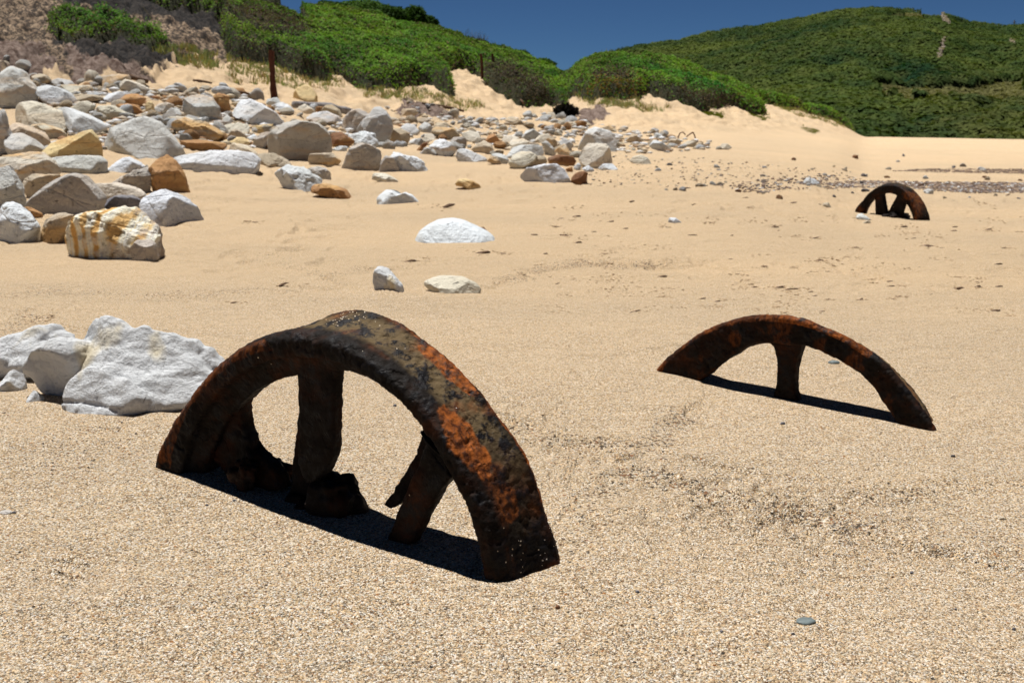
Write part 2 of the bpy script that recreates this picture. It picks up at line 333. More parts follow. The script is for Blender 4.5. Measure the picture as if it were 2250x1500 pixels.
# --- boulders: base tone from the object's own colour, iron stain from its alpha
def rock_mat(name, banded=False):
    m, nt, b = mat(name, .85, .25); N = NT(nt); co = N.coord()
    oi = nt.nodes.new('ShaderNodeObjectInfo')
    add = nt.nodes.new('ShaderNodeVectorMath'); add.operation = 'ADD'
    nt.links.new(co, add.inputs[0])
    rv = nt.nodes.new('ShaderNodeCombineXYZ'); r37 = N.math('MULTIPLY', oi.outputs['Random'], 37.0)
    nt.links.new(r37, rv.inputs[0]); nt.links.new(r37, rv.inputs[1]); nt.links.new(rv.outputs[0], add.inputs[1])
    v = add.outputs[0]
    if banded:
        wv = nt.nodes.new('ShaderNodeTexWave'); wv.inputs['Scale'].default_value = 1.7; wv.inputs['Distortion'].default_value = 9
        wv.inputs['Detail'].default_value = 6; wv.inputs['Detail Scale'].default_value = 1.3; nt.links.new(N.map(co, (1.6, .6, .5), (0, .35, 0)), wv.inputs['Vector'])
        base = N.ramp(N.math('ADD', wv.outputs['Fac'], N.math('MULTIPLY', N.math('SUBTRACT', N.noise(co, 14, 5, .7), .5), .5)), [(0, (.58, .33, .11)), (.07, (.68, .49, .22)), (.17, (.76, .70, .54)), (.42, (.76, .75, .70)), (.5, (.70, .57, .32)), (.57, (.76, .74, .66)), (.84, (.76, .70, .52)), (.95, (.60, .38, .15))])
        base = N.mix(N.ramp(N.noise(v, 3.0, 6, .7), [(.48, 0.0), (.56, .9)]), base, (.70, .69, .64)); base = N.mix(N.ramp(N.noise(v, 6, 5, .7), [(.55, 0.0), (.63, .9)]), base, (.33, .25, .19))
    else:
        n1 = N.noise(v, 2.2, 5, .6, dist=.6)
        base = N.mix(1.0, oi.outputs['Color'], N.ramp(n1, [(.3, (.80, .78, .74)), (.7, (1.12, 1.12, 1.14))]), 'MULTIPLY')
        strat = N.noise(N.map(v, (1, 1, 5), (.5, .4, 0)), 2.0, 4, .6)
        st = N.math('MULTIPLY', N.ramp(strat, [(.50, 0.0), (.60, 1.0)]), oi.outputs['Alpha'])
        stc = N.mix(N.noise(v, 7, 4), (.50, .25, .07), (.62, .44, .21))
        base = N.mix(N.math('MULTIPLY', st, .9), base, stc)
        base = N.mix(N.ramp(N.noise(v, 4.5, 3), [(.55, 0.0), (.75, .25)]), base, (.36, .34, .31))
    pit = N.ramp(N.noise(v, 34, 4, .65), [(.30, 1.0), (.38, 0.0)])
    base = N.mix(N.math('MULTIPLY', pit, .5), base, (.16, .14, .13))
    nt.links.new(base, b.inputs['Base Color'])
    h = N.math('ADD', N.noise(v, 9, 6, .65), N.math('MULTIPLY', N.noise(v, 45, 4, .7), .30))
    h = N.math('SUBTRACT', h, N.math('MULTIPLY', pit, .25))
    crack = N.ramp(N.voro(N.map(v, (1, 1, 2.2)), 2.6, 'Distance', 'DISTANCE_TO_EDGE'), [(0, 0.0), (.025, 1.0)])
    h = N.math('ADD', h, N.math('MULTIPLY', crack, .12))
    nt.links.new(N.bump(h, .9, .035), b.inputs['Normal'])
    return m
stone = rock_mat('sandstone'); stone_banded = rock_mat('banded_sandstone', True)
# near white rock: finer pits
stone_near, nt, b = mat('pitted_white_rock', .9, .2); N = NT(nt); co = N.coord()
base = N.mix(N.ramp(N.noise(co, 5, 4), [(.35, 0.0), (.7, 1.0)]), (.60, .61, .615), (.70, .715, .73))
sm = N.ramp(N.noise(N.map(co, (1, 1, .55), (0, .5, 0)), 11, 3, .5), [(.58, 0.0), (.66, .75)])
base = N.mix(sm, base, (.66, .56, .36))
pits = N.ramp(N.noise(N.map(co, (1, 1, 1.7)), 95, 3, .6), [(.27, 1.0), (.34, 0.0)])
base = N.mix(N.math('MULTIPLY', pits, .3), base, (.30, .29, .28))
nt.links.new(base, b.inputs['Base Color'])
ck = N.ramp(N.voro(N.map(co, (1, 1, .6), (0, .4, .3)), 9, 'Distance', 'DISTANCE_TO_EDGE'), [(0, 0.0), (.03, 1.0)])
base = N.mix(N.math('MULTIPLY', N.math('SUBTRACT', 1.0, ck), .06), base, (.25, .24, .23)); nt.links.new(base, b.inputs['Base Color'])
h = N.math('ADD', N.math('ADD', N.noise(co, 40, 7, .75), N.math('MULTIPLY', ck, .08)), N.math('MULTIPLY', pits, -.4))
nt.links.new(N.bump(h, 1.0, .010, N.bump(N.noise(co, 13, 5), .6, .03)), b.inputs['Normal'])

# --- rusted iron; attribute 'sandy' (R) marks the sand-dusted tread, (G) bright bare rust
rust, nt, b = mat('rusted_iron', .8, .12); N = NT(nt); co = N.coord()
n1 = N.noise(co, 14, 6, .65); n2 = N.noise(co, 42, 5, .7); n3 = N.noise(co, 130, 4, .7)
base = N.ramp(n1, [(.32, (.0045, .0038, .0035)), (.48, (.009, .006, .0045)), (.58, (.024, .0095, .005)), (.68, (.055, .018, .007)), (.78, (.012, .007, .005))])
base = N.mix(N.ramp(n2, [(.50, 0.0), (.62, .8)]), base, (.007, .007, .009))
at = N.sep(N.attr('tone'))
dust = N.mix(n3, (.075, .048, .024), (.155, .112, .056))
dm = N.math('MULTIPLY', at[0], N.ramp(n2, [(.48, 1.0), (.56, 0.0)]))
base = N.mix(dm, base, dust)
bare = N.mix(N.ramp(N.noise(N.map(co, (1, 1, .35), (.5, .3, 0)), 150, 4), [(.35, 0.0), (.65, 1.0)]), (.06, .016, .005), (.34, .095, .016))
base = N.mix(N.math('MULTIPLY', at[1], N.ramp(N.math('ADD', N.math('MULTIPLY', n2, .6), N.math('MULTIPLY', n3, .4)), [(.50, 1.0), (.60, .10)])), base, bare)
vs = N.sep(N.voro(co, 480)); spk = N.math('MULTIPLY', N.math('GREATER_THAN', vs[0], N.math('SUBTRACT', 1.0, N.math('MULTIPLY', N.math('ADD', at[2], .002), .4))), N.math('LESS_THAN', N.voro(co, 480, 'Distance'), .4))
base = N.mix(spk, base, N.mix(vs[1], (.55, .40, .24), (.80, .74, .65)))
nt.links.new(base, b.inputs['Base Color'])
nt.links.new(N.ramp(n2, [(.4, .85), (.6, .55)]), b.inputs['Roughness'])
pitn = N.ramp(N.noise(co, 60, 3, .5), [(.33, 0.0), (.42, 1.0)])
h = N.math('ADD', N.math('ADD', n2, N.math('MULTIPLY', n3, .4)), N.math('MULTIPLY', pitn, .35))
nt.links.new(N.bump(h, .8, .004), b.inputs['Normal'])

def simple(name, c1_, c2_, scale=8, rough=.9, bump=.4, dist=.01, stretch=(1, 1, 1)):
    m, nt, b = mat(name, rough, .2); N = NT(nt); co = N.map(N.coord(), stretch)
    nt.links.new(N.mix(N.ramp(N.noise(co, scale, 5, .65), [(.35, 0.0), (.65, 1.0)]), c1_, c2_), b.inputs['Base Color'])
    nt.links.new(N.bump(N.noise(co, scale*3, 5, .7), bump, dist), b.inputs['Normal']); return m
rust_post = simple('rusty_post', (.045, .018, .012), (.12, .045, .028), 12)
grey_wood = simple('weathered_wood', (.13, .12, .13), (.34, .32, .31), 6, stretch=(1, 8, 8))
brown_wood = simple('brown_wood', (.05, .03, .02), (.17, .10, .06), 6, stretch=(1, 8, 8))
pebble_dark = simple('grey_green_pebble', (.10, .12, .12), (.20, .24, .24), 30, .45, .2, .002)

def leaf_mat(name, rough=.55):
    m, nt, b = mat(name, rough, .06); N = NT(nt); c = N.attr('tone')
    nt.links.new(c, b.inputs['Base Color'])
    tr = nt.nodes.new('ShaderNodeBsdfTranslucent'); nt.links.new(N.mix(1.0, c, (1.1, 1.15, .6), 'MULTIPLY'), tr.inputs[0])
    mx = nt.nodes.new('ShaderNodeMixShader'); mx.inputs[0].default_value = .28
    nt.links.new(b.outputs[0], mx.inputs[1]); nt.links.new(tr.outputs[0], mx.inputs[2]); nt.links.new(mx.outputs[0], nt.nodes['Material Output'].inputs[0])
    return m
leaf = leaf_mat('leaves', .75)
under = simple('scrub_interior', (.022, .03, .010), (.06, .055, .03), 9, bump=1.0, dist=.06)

# ------------------------------------------------------------ ground sheet
def axis_r():
    r = [0.0, .3]; x = .55
    while x < 1400:
        r.append(x)
        x += (max(.0085*x, .006) if x < 9 else .055 if x < 27 else .14 if x < 50 else .06*x)
    return np.array(r)
R_ = axis_r()
ang = np.concatenate([np.linspace(-180, -32, 60)[:-1], np.linspace(-32, 32, 900), np.linspace(32, 180, 60)[1:-1]])
aa = np.radians(ang)
GX = R_[:, None]*np.sin(aa)[None]; GY = R_[:, None]*np.cos(aa)[None]
GZ = height(GX, GY)
gpx, gpy = project(GX, GY, base_z(GX, GY))
tonec = np.zeros((GX.size, 3)); fx, fy_ = gpx.ravel(), gpy.ravel(); yy = GY.ravel()
jx = fx+fbm(P3(GX.ravel()*3, yy*3), 3)*18; jy = fy_+fbm(P3(GX.ravel()*3+7, yy*3+5), 3)*10
ok = (yy > 9) & (yy < 32)
for pl in DARKSOIL: tonec[:, 0] = np.maximum(tonec[:, 0], inpoly(jx, jy, pl) & ok)
tonec[:, 1] = np.maximum(tonec[:, 1], inpoly(jx, jy, GREYSOIL) & ok)
for pl in REDROCK: tonec[:, 2] = np.maximum(tonec[:, 2], inpoly(jx, jy, pl) & ok)
sm_ = scrub_mask(GX.ravel(), yy, base_z(GX.ravel(), yy)); tonec[:, 1] = np.maximum(tonec[:, 1], sm_*.8)
link('sand_ground', new_mesh('sand_ground', np.stack([GX, GY, GZ], -1), grid_faces(len(R_), len(ang), True)[:, ::-1], True, tonec), sand, kind='structure')
_g = bpy.data.objects['sand_ground'].data.color_attributes.new('grit', 'FLOAT_COLOR', 'POINT'); _gv = np.zeros((GX.size, 4), np.float32); _gv[:, 0] = line_relief(GX.ravel(), GY.ravel())[1]; _gv[:, 3] = 1; _g.data.foreach_set('color', _gv.ravel())

# ------------------------------------------------------------ far hill
HS = [(-3000,262),(0,262),(900,250),(1150,200),(1250,160),(1330,132),(1440,106),(1500,98),(1560,82),(1620,70),(1700,52),(1800,30),(1850,20),(1930,13),(2000,17),(2060,24),(2130,46),(2200,57),(2250,54),(2400,62),(2900,95),(5000,180)]
ha = np.array([(p-1125)/F_PX/1.045 for p, _ in HS]); hD = 250.0
hz = np.array([-2.0+CAM_H+hD*(-ST+(750-q)/F_PX*CT)/(CT+(750-q)/F_PX*ST) for _, q in HS])
def hill_z(x, y):
    a = x/y; zc = np.interp(a, ha, hz); t = sstep(70, 250, y)*.55+np.clip((y-70)/180, 0, 1)*.45
    back = sstep(255, 420, y); z = -1.6+(zc+1.6)*t*(1-back*.9)
    z = z+fbm(P3(x*.018, y*.018, 2), 3)*2.2*np.clip((y-70)/60, 0, 1)*(1-sstep(215, 250, y))
    return z
A2 = np.linspace(-.9, 1.0, 420); A2 = np.concatenate([np.linspace(-.9, .08, 90), np.linspace(.08, .62, 620)[1:], np.linspace(.62, 1.0, 40)[1:]])
Y2 = np.concatenate([np.linspace(60, 120, 140), np.linspace(120, 262, 240)[1:], np.linspace(262, 430, 30)[1:]])
YY, AA = np.meshgrid(Y2, A2, indexing='ij'); XX = AA*YY; ZZ = hill_z(XX, YY)
link('hill', new_mesh('hill', np.stack([XX, YY, ZZ-.8], -1), grid_faces(len(Y2), len(A2))[:, ::-1]), simple('hill_soil', (.06, .05, .03), (.16, .13, .08), .2), kind='structure')
def canopy_h(x, y):
    sc = 1+fbm(P3(x*.01, y*.01), 2)*.5
    d1 = worley(x/5.5+fbm(P3(x*.15, y*.15), 2)*.4, y/5.5); d2 = worley(x/2.2+9, y/2.2, 5)
    hgt = (1-np.clip(d1, 0, 1)**2)*1.5*sc+(1-np.clip(d2, 0, 1)**2)*.75
    px, py = project(x, y, hill_z(x, y))
    jn = fbm(P3(x*.08, y*.08, 3), 3); px = px+jn*40; py = py+jn*14; hgt = hgt*(.15+.85*sstep(62, 74, y))
    low = inpoly(px, py, [(1940,205),(2100,195),(2260,190),(2260,245),(2150,240),(1960,240)]) | inpoly(px, py, [(1940,35),(2085,38),(2085,52),(1940,48)])
    return np.where(low, hgt*.5, hgt), low
CH, low = canopy_h(XX, YY)
def hill_tone(x, y, low, n):
    t = fbm(P3(x*.05, y*.05, 6), 4); t2 = fbm(P3(x*.35, y*.35, 9), 3)
    g = np.stack([.054+.045*t+.016*t2, .086+.045*t+.020*t2, .017+.006*t], -1)
    px, py = project(x, y, hill_z(x, y))
    dry = sstep(150, 240, py)*sstep(1850, 2150, px)*.5+.12; k = np.clip(dry+.5*t2, 0, 1)[..., None]
    g = g*(1-k*.5)+np.array([.12, .105, .035])*k*.5
    g = np.where(low[..., None], np.array([.13, .125, .045])*(1+.3*t2[..., None]), g)
    tr_ = inpoly(px, py, [(2055,38),(2066,36),(2090,68),(2080,72)])|inpoly(px, py, [(2070,98),(2080,98),(2066,146),(2056,150)])|inpoly(px, py, [(2218,106),(2236,114),(2230,118),(2216,110)])
    g = np.where(tr_[..., None], np.array([.30, .25, .20]), g)
    return np.clip(g, .008, .5)
link('hillside_woodland', new_mesh('hillside_woodland', np.stack([XX, YY, ZZ+CH-.8], -1), grid_faces(len(Y2), len(A2))[:, ::-1], True, hill_tone(XX, YY, low, 0).reshape(-1, 3)*.75), leaf, kind='stuff',
     label='dark green coastal woodland covering the far hill')

def leaves_mesh(name, P, Nn, size, col, aspect=1.6):
    n = len(P); t = rng.normal(size=(n, 3)); t -= (t*Nn).sum(1)[:, None]*Nn; t /= np.linalg.norm(t, axis=1)[:, None]; bt = np.cross(Nn, t)
    s = size[:, None]; L = t*s*.5*aspect; W = bt*s*.5
    V = np.stack([P-L, P-W*.9+L*.1, P+L, P+W*.9+L*.1], 1)
    Fc = np.arange(4*n).reshape(n, 4); C = np.repeat(col, 4, axis=0)
    return new_mesh(name, V.reshape(-1, 3), Fc, False, C)
def unit(v): return v/np.linalg.norm(v, axis=-1)[..., None]
# woodland leaf clumps
n = 410000; ys = 61+(rng.random(n)**1.1)*203; uu = rng.random(n); xs = ys*np.where(uu < .8, .06+.52*uu/.8, .58+.37*(uu-.8)/.2)
ch, lw = canopy_h(xs, ys); zs = hill_z(xs, ys)+ch-.8+rng.random(n)*.35
e = .6; gx = (canopy_h(xs+e, ys)[0]+hill_z(xs+e, ys)-canopy_h(xs-e, ys)[0]-hill_z(xs-e, ys))/(2*e); gy = (canopy_h(xs, ys+e)[0]+hill_z(xs, ys+e)-canopy_h(xs, ys-e)[0]-hill_z(xs, ys-e))/(2*e)
Nn = unit(np.stack([-gx, -gy, np.ones(n)], -1)+rng.normal(size=(n, 3))*.28)
cc = hill_tone(xs, ys, lw, 0)*(.85+.4*rng.random(n)[:, None])
link('hillside_foliage', leaves_mesh('hillside_foliage', np.stack([xs, ys, zs], -1), Nn, .22+.34*rng.random(n), cc), leaf, kind='stuff', label='leafy tree crowns covering the far hill')

# thin mast on the hill's right shoulder
_my = 262.0; _mx = (2228-1125)/F_PX/1.045*_my; _mz = float(hill_z(np.array([_mx]), np.array([_my]))[0])-.5
_Vs, _Fs = [], []
for (cx_, cy_, cz_), (dx_, dy_, dz_) in [((0, 0, 2.4), (.11, .11, 2.4)), ((0, 0, 4.3), (.55, .06, .05))]:
    o_ = len(_Vs); _Vs += [(cx_+sx_*dx_, cy_+sy_*dy_, cz_+sz_*dz_) for sx_ in (-1, 1) for sy_ in (-1, 1) for sz_ in (-1, 1)]
    _Fs += [[o_+i for i in f] for f in ((0, 1, 3, 2), (4, 6, 7, 5), (0, 4, 5, 1), (2, 3, 7, 6), (0, 2, 6, 4), (1, 5, 7, 3))]
link('mast', new_mesh('mast', np.array(_Vs), np.array(_Fs), False), grey_wood, label='thin grey mast standing on the right shoulder of the far hill', cat='mast', loc=(_mx, _my, _mz))

# ------------------------------------------------------------ dune scrub
def scrub_h(x, y):
    z = base_z(x, y); px, py = project(x, y, z)
    d1 = worley(x/1.5+fbm(P3(x*.5, y*.5), 2)*.4, y/1.5, 2); d2 = worley(x/.55, y/.55, 7)
    h = .06+(1-np.clip(d1, 0, 1)**2)*.30+(1-np.clip(d2, 0, 1)**2)*.13+fbm(P3(x*.4, y*.4, 5), 2)*.12+fbm(P3(x*5, y*5, 5), 2)*.03
    h = np.where(inpoly(px, py, SCRUB_C), h*.45, h); h = np.where(inpoly(px, py, TWIGS_AND_SHADE[-1]), h*.15, h)
    return np.maximum(h, .03)
ys = np.linspace(12, 46, 430); as_ = np.linspace(-.50, .36, 620); YY, AA = np.meshgrid(ys, as_, indexing='ij'); XX = AA*YY
bz = base_z(XX, YY); m = scrub_mask(XX, YY, bz); ms = m.astype(float)
for _ in range(3):
    ms[1:-1] = (ms[:-2]+ms[1:-1]+ms[2:])/3; ms[:, 1:-1] = (ms[:, :-2]+ms[:, 1:-1]+ms[:, 2:])/3
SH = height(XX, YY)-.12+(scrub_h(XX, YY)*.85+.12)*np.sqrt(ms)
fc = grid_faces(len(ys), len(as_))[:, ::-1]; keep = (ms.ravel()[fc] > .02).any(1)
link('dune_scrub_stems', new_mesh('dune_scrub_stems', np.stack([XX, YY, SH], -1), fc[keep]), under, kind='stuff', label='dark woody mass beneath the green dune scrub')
def interp_ms(x, y):
    j = np.clip((y-12)/34*429, 0, 428.99); i = np.clip((x/y+.50)/.86*619, 0, 618.99); j0 = j.astype(int); i0 = i.astype(int)
    return ms[j0, i0]
n = 1150000; yy = 12+30*rng.random(n)**1.15; xx = yy*(-.50+.86*rng.random(n)); mv = interp_ms(xx, yy)
k = rng.random(n) < mv; xx, yy, mv = xx[k], yy[k], mv[k]
k = rng.random(len(xx)) < np.clip(yy/24, .2, 1); xx, yy, mv = xx[k], yy[k], mv[k]; n = len(xx)
hz0 = height(xx, yy)-.12+(scrub_h(xx, yy)*.85+.12)*np.sqrt(mv); e = .08
gx = (scrub_h(xx+e, yy)+base_z(xx+e, yy)-scrub_h(xx-e, yy)-base_z(xx-e, yy))/(2*e); gy = (scrub_h(xx, yy+e)+base_z(xx, yy+e)-scrub_h(xx, yy-e)-base_z(xx, yy-e))/(2*e)
Nn = unit(np.stack([-gx*.8, -gy*.8, np.ones(n)], -1)+rng.normal(size=(n, 3))*.45)
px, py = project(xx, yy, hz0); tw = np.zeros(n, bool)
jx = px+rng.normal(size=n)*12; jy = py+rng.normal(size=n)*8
for pl in TWIGS_AND_SHADE: tw |= inpoly(jx, jy, pl)
t = fbm(P3(xx*.7, yy*.7, 3), 3); r = rng.random(n)
t4 = fbm(P3(xx*.35, yy*.35, 8), 2); pk = worley(xx/1.1+4, yy/1.1, 3)
green = np.stack([.105+.05*t+.03*r+.04*t4, .205+.06*t+.05*r+.02*t4, .024+.012*r], -1)*(.74+.5*sstep(.75, .25, pk)[:, None])
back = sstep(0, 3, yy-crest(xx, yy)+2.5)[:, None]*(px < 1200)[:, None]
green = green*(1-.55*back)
dryl = (rng.random(n) < .10)[:, None]; green = np.where(dryl, np.stack([.16+.05*r, .13+.04*r, .05+.02*r], -1), green)
redg = inpoly(jx, jy, [(1285,175),(1400,165),(1400,218),(1270,218)]); green = np.where((redg & (r > .45))[:, None], np.stack([.16+.06*r, .10+.03*r, .03+0*r], -1), green)
olive = inpoly(jx, jy, SCRUB_C)[:, None]; green = np.where(olive, green*np.array([1.15, 1.0, 1.0]), green)
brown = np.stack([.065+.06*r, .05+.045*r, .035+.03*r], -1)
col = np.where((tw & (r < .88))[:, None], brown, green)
size = np.where(tw, .026, .034)*(.7+.7*rng.random(n))*np.clip(yy/22, .7, 1.5)
gz0 = height(xx, yy); edge = (mv < .97)|(rng.random(n) < .18)
P = np.stack([xx, yy, hz0+rng.random(n)*.05-.01], -1)
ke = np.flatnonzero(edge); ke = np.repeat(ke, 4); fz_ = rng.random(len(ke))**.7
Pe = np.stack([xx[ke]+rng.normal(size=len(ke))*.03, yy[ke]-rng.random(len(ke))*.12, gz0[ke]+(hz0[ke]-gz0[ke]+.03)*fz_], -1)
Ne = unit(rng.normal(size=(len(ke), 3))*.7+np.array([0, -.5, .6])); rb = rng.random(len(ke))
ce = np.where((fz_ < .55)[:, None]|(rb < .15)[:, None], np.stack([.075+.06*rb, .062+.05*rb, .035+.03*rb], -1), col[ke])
P = np.concatenate([P, Pe]); Nn = np.concatenate([Nn, Ne]); col = np.concatenate([col, ce]); size = np.concatenate([size, size[ke]*.8])
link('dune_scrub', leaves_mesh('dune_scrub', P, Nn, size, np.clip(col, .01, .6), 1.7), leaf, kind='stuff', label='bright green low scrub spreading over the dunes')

nt_ = 2600; yy_ = 13+22*rng.random(nt_); xx_ = yy_*(-.36+.70*rng.random(nt_)); k = interp_ms(xx_, yy_) > .3; xx_, yy_ = xx_[k], yy_[k]
zz_ = height(xx_, yy_)-.12+(scrub_h(xx_, yy_)*.85+.12); Vs = []; Cs = []
for a, b_, c in zip(xx_, yy_, zz_):
    dx, dy = rng.normal(size=2)*.06; h_ = rng.uniform(.05, .16); w_ = .006
    Vs += [(a-w_, b_, c-.05), (a+w_, b_, c-.05), (a+dx+w_*.5, b_+dy, c+h_), (a+dx-w_*.5, b_+dy, c+h_)]; q = rng.uniform(.08, .22); Cs += [(q, q*.82, q*.62)]*4
link('scrub_twigs', new_mesh('scrub_twigs', np.array(Vs), np.arange(len(Vs)).reshape(-1, 4), False, np.array(Cs)), leaf, kind='stuff', label='dry grey twigs poking out of the dune scrub')

# dune grass on bare slopes
GRASS = [([(490,118),(720,150),(760,190),(700,205),(500,165)], 420), ([(780,185),(900,195),(1000,215),(1090,235),(1000,240),(800,210)], 300), ([(1690,215),(1790,235),(1860,250),(1870,285),(1800,268),(1700,235)], 650),
         ([(1250,212),(1400,215),(1480,235),(1330,240)], 260), ([(330,112),(470,120),(480,145),(400,140)], 300), ([(1540,238),(1590,250),(1585,262),(1545,250)], 200), ([(1640,238),(1690,255),(1678,268),(1645,255)], 200),
         ([(1760,278),(1800,288),(1790,295),(1765,288)], 80)]
V, Cc = [], []
for pl, cnt in GRASS:
    xs_ = [p[0] for p in pl]; ys_ = [p[1] for p in pl]; k = 0
    succ = pl[0] in ((1540, 238), (1640, 238), (1760, 278))
    while k < cnt:
        qx, qy = random.uniform(min(xs_), max(xs_)), random.uniform(min(ys_), max(ys_))
        if not inpoly(np.array([qx]), np.array([qy]), pl)[0]: continue
        x, y, z = hit(qx, qy); z = float(height(np.array([x]), np.array([y]))[0]); k += 1
        g = (random.uniform(.20, .34), random.uniform(.21, .32), random.uniform(.08, .16)) if not succ else (.14, .17, .02)
        for _ in range(5):
            a = random.uniform(0, 6.28); ln = random.uniform(.03, .10)*(1 if not succ else .4); lean = random.uniform(.1, .9)*ln; w_ = .006
            bx, by = x+random.gauss(0, .03), y+random.gauss(0, .03); tx, ty = bx+lean*math.cos(a), by+lean*math.sin(a)
            V += [(bx-w_, by, z-.01), (bx+w_, by, z-.01), (tx+w_*.4, ty, z+ln), (tx-w_*.4, ty, z+ln)]; Cc += [g]*4
link('dune_grass', new_mesh('dune_grass', np.array(V), np.arange(len(V)).reshape(-1, 4), False, np.array(Cc)), leaf, kind='stuff', label='sparse dry grass and creepers on the bare dune slopes')

# skyline shrubs, each its own thing
def shrub(px, py, D, w_px, h_px, tonec_, label):
    u, fy, fz = ray(px, py); t = D/float(fy); x = float(u)*t; zt = CAM_H+float(fz)*t
    w = w_px/F_PX*D; h = h_px/F_PX*D; zb = float(base_z(np.array([x]), np.array([D]))[0])
    hh = max(h, zt-zb); root = link('shrub', None, label=label, cat='shrub', group='dark shrubs along the dune skyline', loc=(x, D, zb))
    n = int(5200*max(w, .5)); d = unit(rng.normal(size=(n, 3))); lob = 1+.18*fbm(d*2.2+px, 3)
    rad = (rng.random(n)**.35)*lob; Pp = d*rad[:, None]*np.array([w*.5, w*.45, h*.55])+np.array([0, 0, hh-h*.55])
    Pp[:, 2] = np.maximum(Pp[:, 2], .02)
    c = np.array(tonec_)*(.6+.9*rng.random(n)[:, None]); Nn = unit(d*.8+rng.normal(size=(n, 3))*.7+np.array([0, 0, .5]))
    link('crown', leaves_mesh('crown', Pp, Nn, .05*(.6+.8*rng.random(n)), c), leaf, root)
    Vs, Fs = [], []
    for s in range(7):
        a = s*.9+random.random(); top = (math.cos(a)*w*.3, math.sin(a)*w*.3, hh-h*.6)
        for i, (q, rr) in enumerate([((0, 0, -.1), .03), ((top[0]*.4, top[1]*.4, hh*.4), .02), (top, .007)]):
            for m_ in range(6): Vs.append((q[0]+rr*math.cos(m_*1.047), q[1]+rr*math.sin(m_*1.047), q[2]))
        o = s*18
        for i in range(2):
            for m_ in range(6): Fs.append((o+i*6+m_, o+i*6+(m_+1) % 6, o+i*6+6+(m_+1) % 6, o+i*6+6+m_))
    link('stem', new_mesh('stem', np.array(Vs), np.array(Fs)), brown_wood, root)
DK = (.035, .075, .012)
shrub(725, 14, 31, 85, 40, DK, 'dark shrub at the left end of the dune skyline row')
shrub(795, 2, 31.5, 120, 48, (.06, .12, .018), 'widest and highest rounded shrub on the dune skyline')
shrub(850, 12, 31, 90, 40, DK, 'dark flat topped shrub on the skyline between the widest and the domed one')
shrub(910, 12, 31.5, 56, 44, DK, 'small dark domed shrub standing highest beside the open sky')
shrub(940, 34, 31.5, 44, 30, DK, 'lowest dark shrub at the right end of the skyline row')
shrub(1130, 108, 34, 70, 30, DK, 'dark shrub low on the skyline above the brown scrub slope')
shrub(1190, 128, 35, 60, 24, (.06, .12, .018), 'small green shrub on the skyline beside the gap in the dunes')
# bare twiggy bush against the sky
tb = link('bare_bush', None, label='leafless grey twiggy bush sticking up against the blue sky', cat='bush')
x0, y0, z0 = hit(1025, 85); y0 = 31.0; x0 = (1030-1125)/F_PX/1.04*y0; z0 = float(base_z(np.array([x0]), np.array([y0]))[0]); tb.location = (x0, y0, z0+.2)
Vs, Fs = [], []
def tube(Vs, Fs, pts, radii, seg=6):
    pts = [np.array(p, float) for p in pts]; o = len(Vs)
    for i, p in enumerate(pts):
        d = pts[min(i+1, len(pts)-1)]-pts[max(i-1, 0)]; d /= np.linalg.norm(d)+1e-9
        a = np.cross(d, [0.3, .9, .2]); a /= np.linalg.norm(a); b_ = np.cross(d, a)
        for s in range(seg):
            t = s/seg*2*math.pi; Vs.append(p+radii[i]*(math.cos(t)*a+math.sin(t)*b_))
    for i in range(len(pts)-1):
        for s in range(seg): Fs.append((o+i*seg+s, o+i*seg+(s+1) % seg, o+(i+1)*seg+(s+1) % seg, o+(i+1)*seg+s))
for k in range(60):
    bx = random.uniform(-.35, .5); h = random.uniform(.12, .42)*(1-.5*abs(bx)); lx = bx+random.gauss(0, .1)
    tube(Vs, Fs, [(bx, random.gauss(0, .1), -.15), ((bx+lx)/2, 0, h*.5), (lx, random.gauss(0, .1), h)], [.007, .005, .003], 4)
link('twigs', new_mesh('twigs', np.array(Vs), np.array(Fs)), simple('grey_twigs', (.10, .085, .08), (.2, .17, .15), 9), tb)

# ------------------------------------------------------------ wheels
def cw(C): x, y, z = C; return np.array([x, y*ST+z*CT, y*CT-z*ST])
O_ = np.array([0, 0, CAM_H])
class Wheel:
    def __init__(s, R, C, N_, W, Rb):
        s.R = R; s.C = cw(np.array(C)*R)+O_; s.N = unit(cw(N_)); s.W = W*R; s.Rb = Rb
        up = np.array([0, 0, 1.])-s.N*s.N[2]; s.up = unit(up); s.side = np.cross(s.up, s.N)
    def pt(s, r, phi, n):      # r in R, phi degrees from the top, n in R towards the back
        p = np.radians(phi); return s.C+s.R*(np.asarray(r)[..., None]*(np.sin(p)[..., None]*s.side+np.cos(p)[..., None]*s.up)+np.asarray(n)[..., None]*s.N)
    def back(s, px, py, n):    # photo pixel onto the wheel's own plane at depth n
        u, fy, fz = ray(px, py); d = np.stack([u, fy, fz], -1); P0 = s.C+s.N*n*s.R
        return O_+d*(((P0-O_)@s.N)/(d@s.N))[..., None]
def rough(V, Nv, amp, freq, seed=0): return V+Nv*(amp*.26*fbm(V*freq*.8+seed, 3)+amp*.26*fbm(V*freq*3+seed, 3)-amp*1.0*np.maximum(fbm(V*freq*1.4+seed+5, 3)-.30, 0))[..., None]
def grid_normals(G, wrap):
    du = np.roll(G, -1, 0)-np.roll(G, 1, 0); dv = (np.roll(G, -1, 1)-np.roll(G, 1, 1))
    du[0] = G[1]-G[0]; du[-1] = G[-1]-G[-2]
    return unit(np.cross(du, dv)+1e-12)
